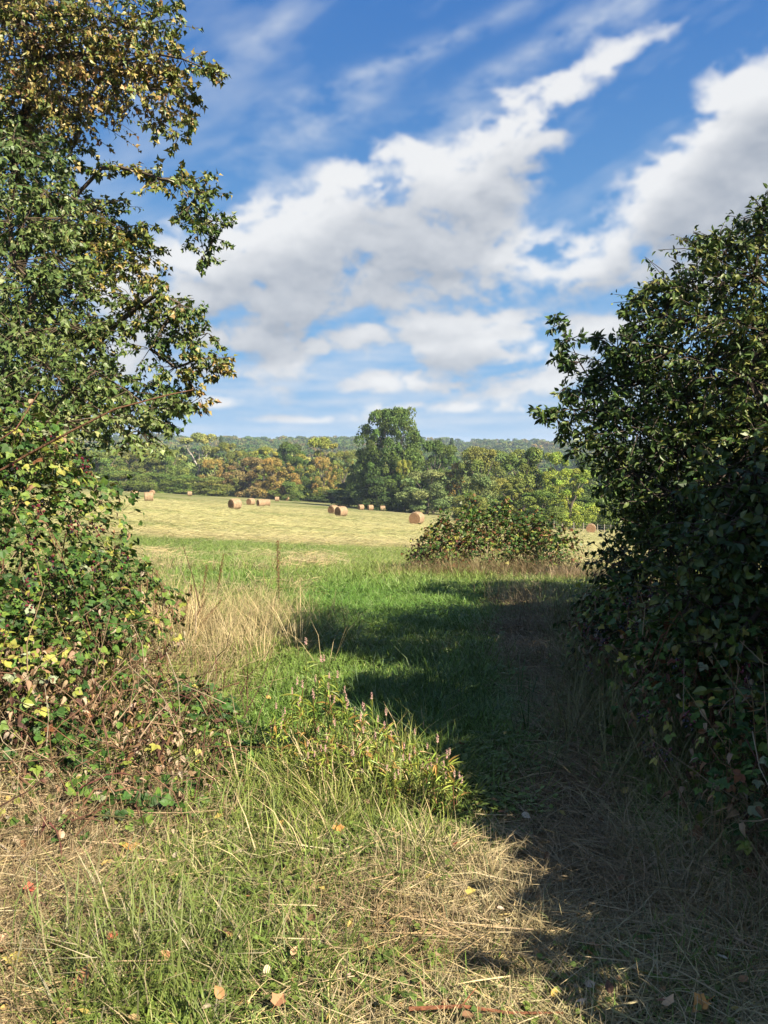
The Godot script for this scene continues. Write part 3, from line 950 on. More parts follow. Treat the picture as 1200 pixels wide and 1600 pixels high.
func make_left_hedge() -> void:
	# green field maple leaning out of the hedge
	var gl := Geo.new()
	var gt := Geo.new()
	var pal := [Color(.06, .1, .03), Color(.085, .135, .038), Color(.115, .165, .045), Color(.15, .2, .06), Color(.22, .25, .1)]
	var sp := [Vector4(-2.79, 3.93, -6.00, 0.35), Vector4(-2.65, 3.88, -6.00, 0.3), Vector4(-2.53, 3.76, -6.00, 0.3), Vector4(-2.73, 3.64, -5.90, 0.4), Vector4(-2.52, 3.50, -5.90, 0.36), Vector4(-2.41, 3.31, -5.90, 0.32), Vector4(-2.63, 3.28, -5.80, 0.45), Vector4(-2.43, 3.01, -5.80, 0.4), Vector4(-2.69, 2.94, -5.70, 0.45), Vector4(-2.51, 2.76, -5.70, 0.45), Vector4(-2.29, 2.78, -5.80, 0.36),
		Vector4(-2.33, 2.48, -5.70, 0.4), Vector4(-2.61, 2.42, -5.60, 0.45), Vector4(-2.18, 2.45, -5.80, 0.32), Vector4(-2.44, 2.20, -5.60, 0.42), Vector4(-2.11, 2.16, -5.70, 0.36), Vector4(-2.26, 2.01, -5.60, 0.4), Vector4(-1.85, 2.01, -5.60, 0.3), Vector4(-2.58, 1.96, -5.50, 0.4), Vector4(-1.95, 1.83, -5.50, 0.32), Vector4(-1.69, 1.88, -5.60, 0.24), Vector4(-1.73, 1.71, -5.50, 0.26), Vector4(-1.55, 1.92, -5.60, 0.16), Vector4(-2.63, 1.78, -5.40, 0.4), Vector4(-2.39, 1.64, -5.30, 0.35), Vector4(-2.76, 2.10, -5.60, 0.4), Vector4(-2.23, 1.78, -5.40, 0.4)]
	sp.append_array(shell(Vector3(-3.9, 2.3, -6.3), Vector3(1.3, 2.2, 1.1), 40, .45, .4, .3))
	for s in sp:
		spray(gl, gt, Vector3(s.x, s.y, s.z), s.w, int(42 * s.w * s.w + 28 * s.w), 16, TRI, .046, .95, pal, .4, 0)
	for q in shell(Vector3(-5.2, 2.9, -7.9), Vector3(2.35, 2.6, .8), 52, .6, .4, .3):
		spray(gl, gt, Vector3(q.x, q.y, q.z), q.w, 30, 14, RHOMB, .075, .9, pal.slice(0, 4), .4, -.1)
	var trunk := PackedVector3Array([on(-3.9, 6.3, -.1), on(-3.85, 6.2, .9), on(-3.7, 6.1, 2.0), on(-3.8, 6.1, 3.2)])
	skeleton(gt, trunk, sp, .006, .05, Color(.13, .1, .07))
	gt.tube(trunk, .08, .03, 7, Color(.13, .1, .07))
	var o := thing("field_maple_shrub", "green field maple shrub leaning from the left hedge below the sycamore", "shrub", on(-3.9, 6.3))
	part("leaves", gl.mesh(), M.gloss, o, -o.position, "stuff")
	part("stems", gt.mesh(), M.bark, o, -o.position)

	# the bramble bank
	var e := [[on(-2.75, 4.7, .8), Vector3(1.14, 1.02, .95), 4.6], [on(-3.3, 3.9, .6), Vector3(1.5, 1.0, .9), 3.0], [on(-2.1, 4.75, .2), Vector3(.66, .55, .6), 2.0], [on(-2.75, 5.6, .7), Vector3(.75, .85, .8), 1.6], [on(-1.55, 4.4, .0), Vector3(.7, .22, .6), 1.2], [on(-2.15, 3.75, .1), Vector3(.6, .55, .4), 1.4], [on(-1.95, 5.4, .25), Vector3(.5, .6, .5), 1.2], [on(-2.3, 4.0, .2), Vector3(.8, .5, .5), 1.6], [on(-1.75, 3.85, -.02), Vector3(.85, .24, .45), 1.2], [on(-1.45, 3.45, -.03), Vector3(.65, .13, .4), .7], [on(-1.5, 3.1, -.04), Vector3(.7, .12, .45), .8], [on(-1.0, 3.9, -.04), Vector3(.4, .14, .6), .5]]
	bramble("bramble_bush", "sunlit bramble bank of green, yellow and withered leaves on the left", e, 15000, .04, on(-2.6, 4.7), 80, 110)
	var cane := Geo.new()
	cane.tube(PackedVector3Array([Vector3(-2.29, 1.39, -4.30), Vector3(-1.97, 1.56, -4.25), Vector3(-1.70, 1.69, -4.20), Vector3(-1.46, 1.81, -4.20), Vector3(-1.18, 1.89, -4.25), Vector3(-1.06, 1.92, -4.30)]), .0085, .003, 6, Color(.15, .085, .05))
	cane.tube(PackedVector3Array([Vector3(-2.16, 1.60, -4.20), Vector3(-2.00, 1.70, -4.20), Vector3(-1.91, 1.91, -4.30)]), .005, .002, 5, Color(.18, .09, .06))
	tag(part("bare_cane", cane.mesh(), M.bark, self), "long bare brown cane slanting up across the left hedge", "cane")


# bramble: three-part leaves on arching canes over mounds; e holds [centre, radii, weight]
func bramble(called: String, label: String, e: Array, groups: int, size: float, base: Vector3, canes: int, singles: int, redder := 0.0, rough := .3) -> Node3D:
	var gl := Geo.new()
	var gd := Geo.new()
	var gc := Geo.new()
	var gb := Geo.new()
	var pal := [Color(.03, .07, .016), Color(.045, .1, .02), Color(.06, .13, .025), Color(.09, .165, .03), Color(.13, .2, .035), Color(.21, .25, .045), Color(.32, .31, .07)]
	var deadpal := [Color(.16, .09, .05), Color(.26, .17, .1), Color(.32, .23, .15), Color(.1, .055, .04), Color(.36, .29, .2)]
	var total := 0.0
	for q in e:
		total += q[2]
	var o := thing(called, label, "bramble", base)
	var single := []
	for k in 3:
		var g := Geo.new()
		for c in 3:
			g.leaf(ROUND, Vector3.ZERO, Vector3.RIGHT, Vector3.UP, 1.0, .85, Color(1, 1, 1), .12 + .08 * k, .1 + .12 * k)
			break
		single.append(g.mesh())
	var smats := []
	for c in [pal[2], pal[4], pal[5], pal[6], pal[5], deadpal[1]]:
		var m := leafy("single leaf", .45, .4)
		m.albedo_color = c.linear_to_srgb()
		smats.append(m)
	var made := 0
	for k in groups:
		var r := rng.randf() * total
		var q: Array = e[0]
		for z in e:
			r -= z[2]
			if r <= 0:
				q = z
				break
		var u := rv()
		if u.y < -.3:
			u.y = -u.y
		var c: Vector3 = q[0]
		var rad: Vector3 = q[1]
		var out0 := (u / rad).normalized()
		var p: Vector3 = c + u * rad * (rng.randf_range(.9, 1.06) if rng.randf() < .75 else rng.randf_range(.6, .9))
		p += out0 * nb.get_noise_3d(p.x * 9, p.y * 9, p.z * 9) * rough * rad.y
		var high := p.y - gy(p.x, -p.z)
		if high < .03:
			continue
		var out := (u / rad).normalized()
		var patch := nb.get_noise_3d(p.x * 5 + 30, p.y * 5, p.z * 5)
		var dead := rng.randf() < .06 + .85 * softstep(.95, .1, high) * clampf(.55 + patch * 1.3, 0, 1)
		var ax := (out * .45 + rv() * .8 + Vector3.DOWN * (.9 if dead else .3)).normalized()
		var nr := out * .7 + Vector3.UP * .55 + rv() * .55
		nr = (nr - ax * nr.dot(ax)).normalized()
		var L := size * rng.randf_range(.65, 1.25)
		var t := .44 + patch * .6 + rng.randfn() * .26
		var col: Color = pick(deadpal, rng.randf()) if dead else pick(pal, t)
		if not dead and rng.randf() < .015 + redder:
			col = Color(.16, .05, .03).lerp(Color(.2, .12, .04), rng.randf())
		elif not dead and rng.randf() < .02:
			col = Color(.25, .29, .17)
		if singles > 0:
			gc.tube(PackedVector3Array([p - ax * L * .9 - out * .03, p]), .0016, .0012, 3, Color(.1, .08, .04))
		for s in ([0.0, 1.15, -1.15] if not dead else [0.0]):
			var a2 := ax.rotated(nr, s + rng.randf_range(-.15, .15))
			var n2 := (nr + rv() * .18).normalized()
			n2 = (n2 - a2 * n2.dot(a2)).normalized()
			var L2 := L * (1.0 if s == 0.0 else .82)
			if s == 0.0 and made < singles and p.z > c.z and u.z > .25 and rng.randf() < .1:
				made += 1
				var lf := part("leaf", single[rng.randi() % 3], smats[rng.randi() % 6], o)
				lf.transform = Transform3D(Basis(a2, n2, a2.cross(n2)) * Basis.from_scale(Vector3.ONE * L2 * 1.05), p - base + out * .02)
				continue
			(gd if dead else gl).leaf(ROUND if singles > 0 else LEAFLET, p, a2, n2, L2, L2 * (.82 if not dead else .55), jit(col, .2), rng.randf_range(.05, .25) + (.25 if dead else 0.0), rng.randf_range(0, .3) + (.4 if dead else 0.0))
	# arching canes and dead sticks
	for k in canes:
		var q: Array = e[rng.randi() % e.size()]
		var c: Vector3 = q[0]
		var rad: Vector3 = q[1]
		var a := rng.randf() * TAU
		var f := Vector3(cos(a), 0, sin(a))
		var from := c + f * rad * .3
		from.y = gy(from.x, -from.z)
		var end := c + f * rad * rng.randf_range(.9, 1.08)
		end.y = gy(end.x, -end.z) + rng.randf_range(.05, .7) * rad.y
		var pts := PackedVector3Array()
		for t in 9:
			var w := t / 8.0
			pts.append(from.lerp(end, w) + Vector3.UP * sin(PI * pow(w, .8)) * rad.y * rng.randf_range(.95, 1.1) + rv() * .02)
		gc.tube(pts, .0055, .002, 5, [Color(.12, .05, .04), Color(.1, .1, .04), Color(.17, .1, .06), Color(.24, .17, .1)][rng.randi() % 4])
	for k in canes * 7:
		var q: Array = e[rng.randi() % e.size()]
		var c: Vector3 = q[0]
		var u := rv()
		var p: Vector3 = c + u * q[1] * rng.randf_range(.75, 1.05)
		p.y = gy(p.x, -p.z) + absf(rng.randfn()) * .28
		var dir := (rv() + Vector3.UP * .35).normalized()
		gc.tube(PackedVector3Array([p, p + dir * .14 + rv() * .02, p + dir * rng.randf_range(.22, .42) + rv() * .05]), .0028, .0012, 4, jit([Color(.15, .09, .055), Color(.24, .17, .1), Color(.1, .05, .038), Color(.32, .25, .16)][rng.randi() % 4]))
	for k in canes:
		var q: Array = e[rng.randi() % mini(2, e.size())]
		var u := rv()
		u.y = absf(u.y)
		u.z = absf(u.z)
		var p: Vector3 = q[0] + u * q[1] * 1.04
		for j in 12:
			var s := p + rv() * .03 + Vector3.DOWN * j * .004
			var bc := Color(.14, .015, .025) if rng.randf() < .45 else Color(.02, .012, .018)
			for z in 5:
				gb.ball(s + rv() * .0045, .0048, jit(bc))
	part("leaves", gl.mesh(), M.bramble, o, -base, "stuff")
	part("withered_leaves", gd.mesh(), M.dry, o, -base, "stuff")
	part("canes", gc.mesh(), M.bark, o, -base, "stuff")
	part("berries", gb.mesh(), M.berry, o, -base, "stuff")
	return o


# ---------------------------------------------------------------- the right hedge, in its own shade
func shrub(called: String, label: String, sp: Array, foot: Vector3, h: float, size: float, wide: float, sh: PackedVector2Array, pal: Array, mat: Material, per: int, thick: float) -> Node3D:
	var gl := Geo.new()
	var gt := Geo.new()
	var bark := Color(.075, .06, .05)
	for s in sp:
		spray(gl, gt, Vector3(s.x, s.y, s.z), s.w, int((34 * s.w * s.w + 22 * s.w) * thick), per, sh, size, wide, pal, .22, 0, bark)
	for k in 4:
		var lean := Vector3(rng.randf_range(-.5, .5), 0, rng.randf_range(-.5, .5))
		var trunk := PackedVector3Array([foot + lean * .3 + Vector3.DOWN * .2, foot + lean * .6 + Vector3.UP * h * .25, foot + lean + Vector3.UP * h * .5, foot + lean * 1.2 + Vector3.UP * h * .75])
		gt.tube(trunk, .06, .02, 7, bark)
		if k == 0:
			skeleton(gt, trunk, sp, .0065, .05, bark)
	var o := thing(called, label, "shrub", foot)
	part("leaves", gl.mesh(), mat, o, -foot, "stuff")
	part("stems", gt.mesh(), M.bark, o, -foot)
	return o


func make_right_hedge() -> void:
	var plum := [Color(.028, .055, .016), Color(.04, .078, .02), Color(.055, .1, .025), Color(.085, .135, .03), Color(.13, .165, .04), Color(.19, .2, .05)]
	var sp := [
		Vector4(2.41, 3.09, -5.00, 0.16), Vector4(2.39, 2.97, -5.00, 0.22), Vector4(2.29, 2.92, -5.00, 0.2), Vector4(2.15, 2.87, -5.00, 0.16), Vector4(2.02, 2.92, -5.00, 0.07), Vector4(2.02, 2.81, -5.00, 0.12), Vector4(1.95, 2.65, -5.00, 0.22), Vector4(2.14, 2.69, -5.00, 0.3), Vector4(2.31, 2.67, -4.90, 0.36), Vector4(1.83, 2.61, -5.00, 0.16), Vector4(1.72, 2.66, -5.00, 0.09), Vector4(1.65, 2.59, -5.00, 0.1),
		Vector4(1.80, 2.45, -5.00, 0.3), Vector4(1.96, 2.40, -4.90, 0.36), Vector4(2.16, 2.38, -4.80, 0.42), Vector4(2.29, 2.29, -4.70, 0.42), Vector4(1.64, 2.41, -5.00, 0.16), Vector4(1.56, 2.50, -5.00, 0.08), Vector4(1.64, 2.25, -5.00, 0.26), Vector4(1.53, 2.25, -5.10, 0.18), Vector4(1.44, 2.31, -5.10, 0.1), Vector4(1.81, 2.20, -4.90, 0.36), Vector4(2.01, 2.11, -4.80, 0.42), Vector4(2.20, 2.02, -4.70, 0.42),
		Vector4(1.51, 2.10, -5.10, 0.24), Vector4(1.65, 2.01, -5.00, 0.32), Vector4(1.86, 1.92, -4.90, 0.4), Vector4(2.10, 1.80, -4.80, 0.42), Vector4(1.39, 2.02, -5.10, 0.12), Vector4(1.33, 2.08, -5.10, 0.07), Vector4(1.28, 2.16, -5.10, 0.1), Vector4(1.22, 2.31, -5.15, 0.1), Vector4(1.16, 2.25, -5.15, 0.08), Vector4(1.15, 2.41, -5.15, 0.06), Vector4(1.13, 2.48, -5.15, 0.04), Vector4(1.18, 2.17, -5.15, 0.08),
		Vector4(1.26, 1.98, -5.10, 0.12), Vector4(1.17, 1.98, -5.10, 0.08), Vector4(1.34, 1.85, -5.00, 0.2), Vector4(1.49, 1.85, -5.00, 0.28), Vector4(1.22, 1.85, -5.00, 0.14), Vector4(1.12, 1.78, -5.00, 0.12), Vector4(1.01, 1.81, -5.00, 0.08), Vector4(0.97, 1.85, -5.00, 0.04), Vector4(1.18, 1.72, -5.00, 0.12), Vector4(1.33, 1.66, -5.00, 0.2), Vector4(1.62, 1.72, -4.90, 0.36), Vector4(1.45, 1.60, -5.00, 0.26), Vector4(1.83, 1.60, -4.80, 0.4),
		Vector4(1.49, 1.41, -5.00, 0.2), Vector4(1.59, 1.44, -4.90, 0.34), Vector4(1.80, 1.32, -4.80, 0.4), Vector4(2.03, 1.44, -4.70, 0.42), Vector4(2.25, 1.68, -4.60, 0.42), Vector4(1.61, 1.23, -5.00, 0.2), Vector4(1.74, 1.15, -4.90, 0.3), Vector4(1.70, 1.02, -5.00, 0.18), Vector4(1.92, 1.14, -4.60, 0.4), Vector4(1.73, 1.01, -4.70, 0.36), Vector4(2.14, 1.26, -4.50, 0.42)]
	sp.append_array(shell(Vector3(3.0, 1.75, -5.6), Vector3(1.3, 1.5, 1.4), 46, .42, .2, .35))
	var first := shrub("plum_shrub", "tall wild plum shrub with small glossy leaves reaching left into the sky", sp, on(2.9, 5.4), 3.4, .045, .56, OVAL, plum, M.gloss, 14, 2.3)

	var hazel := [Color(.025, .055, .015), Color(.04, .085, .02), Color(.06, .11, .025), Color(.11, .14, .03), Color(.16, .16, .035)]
	var hz := [Vector4(1.88, 1.47, -3.90, 0.28), Vector4(1.76, 1.40, -4.00, 0.26), Vector4(1.87, 1.22, -3.80, 0.3), Vector4(1.75, 1.03, -3.80, 0.3), Vector4(1.84, 0.82, -3.70, 0.3), Vector4(1.71, 0.81, -3.90, 0.28), Vector4(1.72, 0.63, -3.70, 0.28), Vector4(1.82, 0.50, -3.60, 0.25), Vector4(1.65, 0.91, -4.10, 0.28), Vector4(1.65, 0.61, -3.90, 0.24)]
	hz.append_array(shell(Vector3(2.6, .9, -3.7), Vector3(1.0, 1.05, 1.2), 36, .34, .1, .3))
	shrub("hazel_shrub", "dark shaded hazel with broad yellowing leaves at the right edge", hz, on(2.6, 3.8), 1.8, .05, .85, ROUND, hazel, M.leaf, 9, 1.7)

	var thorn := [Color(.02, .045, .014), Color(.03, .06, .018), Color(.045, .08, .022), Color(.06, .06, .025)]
	var low := shell(Vector3(2.75, .35, -5.4), Vector3(1.25, .75, 1.3), 44, .3, .05, .4)
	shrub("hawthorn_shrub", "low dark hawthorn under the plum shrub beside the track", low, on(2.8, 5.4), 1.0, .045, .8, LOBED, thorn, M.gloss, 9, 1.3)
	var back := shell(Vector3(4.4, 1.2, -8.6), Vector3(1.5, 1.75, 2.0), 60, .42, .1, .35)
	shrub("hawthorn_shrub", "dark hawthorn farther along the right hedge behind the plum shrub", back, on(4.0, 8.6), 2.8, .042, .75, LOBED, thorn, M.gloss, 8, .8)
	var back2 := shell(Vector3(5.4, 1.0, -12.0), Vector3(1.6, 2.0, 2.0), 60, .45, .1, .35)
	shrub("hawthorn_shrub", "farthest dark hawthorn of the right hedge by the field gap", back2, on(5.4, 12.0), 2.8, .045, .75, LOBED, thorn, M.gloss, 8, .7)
	# dark undergrowth that carries the hedge down to the track
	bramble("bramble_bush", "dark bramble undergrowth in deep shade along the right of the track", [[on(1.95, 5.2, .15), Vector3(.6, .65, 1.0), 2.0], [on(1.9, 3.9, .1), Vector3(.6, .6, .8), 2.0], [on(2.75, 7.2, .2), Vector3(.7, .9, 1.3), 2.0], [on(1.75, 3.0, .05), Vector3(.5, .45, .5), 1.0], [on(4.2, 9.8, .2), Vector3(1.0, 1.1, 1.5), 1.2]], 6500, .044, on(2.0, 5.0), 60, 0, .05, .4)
	# the hedge goes on outside the picture, where it throws the shade on the track
	for h in [[Vector3(2.85, .65, -1.35), Vector3(1.0, 1.02, .85), "nearest the gateway"], [Vector3(2.75, .75, -2.1), Vector3(.85, 1.0, .6), "low one near the gateway"], [Vector3(3.4, 1.45, -2.6), Vector3(1.25, 1.55, 1.0), "second from the gateway"], [Vector3(4.6, 1.7, -4.6), Vector3(1.5, 2.1, 1.9), "behind the hazel"], [Vector3(5.2, 1.6, -7.6), Vector3(1.5, 2.2, 1.9), "behind the plum"]]:
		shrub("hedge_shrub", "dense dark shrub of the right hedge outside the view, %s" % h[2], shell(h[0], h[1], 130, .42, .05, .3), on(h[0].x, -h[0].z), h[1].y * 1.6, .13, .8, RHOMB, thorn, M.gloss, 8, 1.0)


func make_mid_bramble() -> void:
	var e := [[on(2.2, 15.2, .3), Vector3(1.4, .85, .9), 4.0], [on(1.2, 15.4, .3), Vector3(.7, .6, .7), 1.6], [on(3.1, 15.0, .3), Vector3(.8, .7, .8), 1.6], [on(2.3, 15.4, .65), Vector3(.9, .55, .6), 1.3], [on(.75, 15.5, .1), Vector3(.3, .3, .4), .4], [on(1.7, 15.3, 1.0), Vector3(.14, .42, .14), .25], [on(2.45, 15.2, 1.15), Vector3(.12, .4, .12), .25], [on(3.05, 15.3, .85), Vector3(.14, .4, .14), .25], [on(1.2, 15.2, .75), Vector3(.12, .35, .12), .2]]
	bramble("bramble_bush", "rounded bramble bush with dark berries in the middle by the field gap", e, 8500, .052, on(2.1, 15.2), 60, 0, .15, .7)


# ---------------------------------------------------------------- grass
func make_grass() -> void:
	var green := [tuft(14, .05, .13, .06, .9, .0022, .14, .75, Color(.5, .62, .85)), tuft(12, .07, .18, .07, 1.1, .0024, .28, .75, Color(.5, .62, .85)), tuft(16, .04, .1, .07, 1.2, .002, .12, .75, Color(.5, .62, .85))]
	var straw := [tuft(12, .06, .2, .07, 1.5, .0015, .96), tuft(10, .1, .3, .06, 1.2, .0014, .93)]
	var mat := [litter_mesh(26, .13, .03, .08, .26, .0014), litter_mesh(20, .12, .05, .12, .34, .0016), litter_mesh(30, .1, .02, .04, .14, .0018)]
	var forb := Geo.new()
	for k in 16:
		var a := rng.randf() * TAU
		var o := Vector3(cos(a), 0, sin(a))
		var p := o * .09 * sqrt(rng.randf()) + Vector3.UP * rng.randf_range(.015, .075)
		var t := rng.randf_range(.55, .95)
		var ax := (o + rv() * .5).normalized()
		var nr := Vector3.UP + rv() * .4
		nr = (nr - ax * nr.dot(ax)).normalized()
		forb.leaf(ROUND, p, ax, nr, rng.randf_range(.014, .034), .022, Color(t * .42, t * .75, t * .42), .15, .15)
	var forbm := forb.mesh()
	var meshes := green + straw + mat + [forbm]
	var xf := []
	var cols := []
	for k in meshes.size():
		xf.append([])
		cols.append(PackedColorArray())
	# [from, to, tufts per square metre, size]
	for z in [[1.2, 3.2, 1000, .9], [3.2, 6.5, 620, 1.0], [6.5, 12.0, 300, 1.3], [12.0, 20.0, 110, 1.9], [20.0, 36.0, 60, 1.9], [36.0, 70.0, 22, 2.3], [70.0, 150.0, 5, 3.0]]:
		var area: float = .56 * (z[1] * z[1] - z[0] * z[0]) + 2.4 * (z[1] - z[0])
		for k in int(area * z[2]):
			var d: float = sqrt(lerpf(z[0] * z[0], z[1] * z[1], rng.randf()))
			var x: float = rng.randf_range(-1, 1) * (.56 * d + 1.2)
			if d > 100 and rng.randf() < .3:
				continue
			if d > 5:
				d *= exp(rng.randfn() * .12)
			var s := sward(x, d)
			var which: int
			var c: Color
			var far := softstep(12, 40, d)
			var foot := softstep(-.7, -1.2, x) * softstep(4.6, 3.8, d)
			if rng.randf() < s.x:
				which = 5 + rng.randi() % 3 if rng.randf() < .62 * (1 - .5 * s.z) + .1 else 3 + rng.randi() % 2
				c = Color(.50, .42, .225).lerp(Color(.28, .175, .09), maxf(0, na.get_noise_2d(x * 40, d * 40) * 1.4)).lerp(Color(.46, .44, .205), far).lerp(Color(.33, .235, .13), foot * rng.randf()).lerp(Color(.2, .125, .07), .8 * worn(x, d) * rng.randf_range(.5, 1))
			else:
				which = rng.randi() % 3
				if rng.randf() < .1 and d < 12:
					which = 8
				var w := Color(.23, .27, .06).lerp(Color(.12, .24, .035), s.y).lerp(Color(.24, .29, .07), far * .6)
				c = Color(w.r / .242, w.g / .43, w.b / .25) if which < 3 else Color(w.r / .42, w.g / .75, w.b / .42)
			var size: float = z[3] * rng.randf_range(.75, 1.3)
			var tall: float = size * (.45 + .75 * s.z) / (1.0 if d < 12 else lerpf(1.0, 2.2, softstep(12, 40, d)))
			xf[which].append(Transform3D(Basis(Vector3.UP, rng.randf() * TAU) * Basis.from_scale(Vector3(size, tall if which < 5 else size * .8, size)), on(x, d, -.005)))
			cols[which].append(jit(c, .22))
	for k in meshes.size():
		stuff(["meadow_grass", "meadow_grass", "meadow_grass", "dry_grass", "dry_grass", "straw_litter", "straw_litter", "straw_litter", "clover"][k], meshes[k], M.straw if k > 2 and k < 8 else M.grass, xf[k], cols[k])

	# taller stands of grass: pale at the end of the bramble, dead in the shade of the right hedge, under the middle bramble
	var high := [tuft(16, .35, .75, .1, .55, .0022, .97, .8), tuft(12, .3, .6, .12, .9, .002, .95, .8), tuft(14, .18, .46, .09, .7, .0026, .22, .7, Color(.5, .62, .85))]
	for a in [
		["tall_dry_grass", "pale tall dry grass standing at the end of the left bramble", 90, -1.75, 6.9, .75, 1.1, Color(.5, .39, .2), 0],
		["tall_dry_grass", "loose dry grass with green blades left of the ride", 160, -1.2, 7.6, .7, 1.6, Color(.42, .36, .17), 1],
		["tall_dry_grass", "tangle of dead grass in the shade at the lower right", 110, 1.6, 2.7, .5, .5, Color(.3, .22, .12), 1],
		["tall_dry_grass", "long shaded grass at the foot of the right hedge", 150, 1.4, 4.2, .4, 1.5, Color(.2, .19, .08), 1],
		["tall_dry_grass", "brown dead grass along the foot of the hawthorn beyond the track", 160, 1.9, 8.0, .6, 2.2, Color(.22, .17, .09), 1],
		["tall_dry_grass", "pale dead grass round the foot of the middle bramble", 220, 1.9, 14.3, 1.7, .45, Color(.27, .21, .1), 0],
		["tall_dry_grass", "dead grass in the gap right of the middle bramble", 200, 3.3, 13.6, .8, .8, Color(.38, .28, .16), 1],
		["tall_green_grass", "lush green grass clump round the pink flowered weeds", 150, -.15, 3.55, .42, .6, Color(.27, .31, .07), 2],
		["tall_green_grass", "rank green grass at the lower left corner", 60, -.75, 2.3, .35, .3, Color(.19, .24, .06), 2],
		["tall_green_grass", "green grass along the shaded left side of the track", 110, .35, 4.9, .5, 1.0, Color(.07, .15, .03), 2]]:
		var x2 := []
		var c2 := PackedColorArray()
		var m2 := []
		for k in a[2]:
			var x: float = a[3] + rng.randfn() * a[5] * .55
			var d: float = a[4] + rng.randfn() * a[6] * .55
			var s := rng.randf_range(.5, 1.0)
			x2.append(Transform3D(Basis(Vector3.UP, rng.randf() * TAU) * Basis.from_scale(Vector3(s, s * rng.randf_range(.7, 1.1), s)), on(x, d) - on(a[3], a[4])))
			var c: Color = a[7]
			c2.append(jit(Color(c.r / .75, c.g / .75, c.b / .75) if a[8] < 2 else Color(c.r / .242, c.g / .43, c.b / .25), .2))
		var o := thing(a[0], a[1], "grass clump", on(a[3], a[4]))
		stuff("blades", high[a[8]], M.straw if a[8] < 2 else M.grass, x2, c2, o)


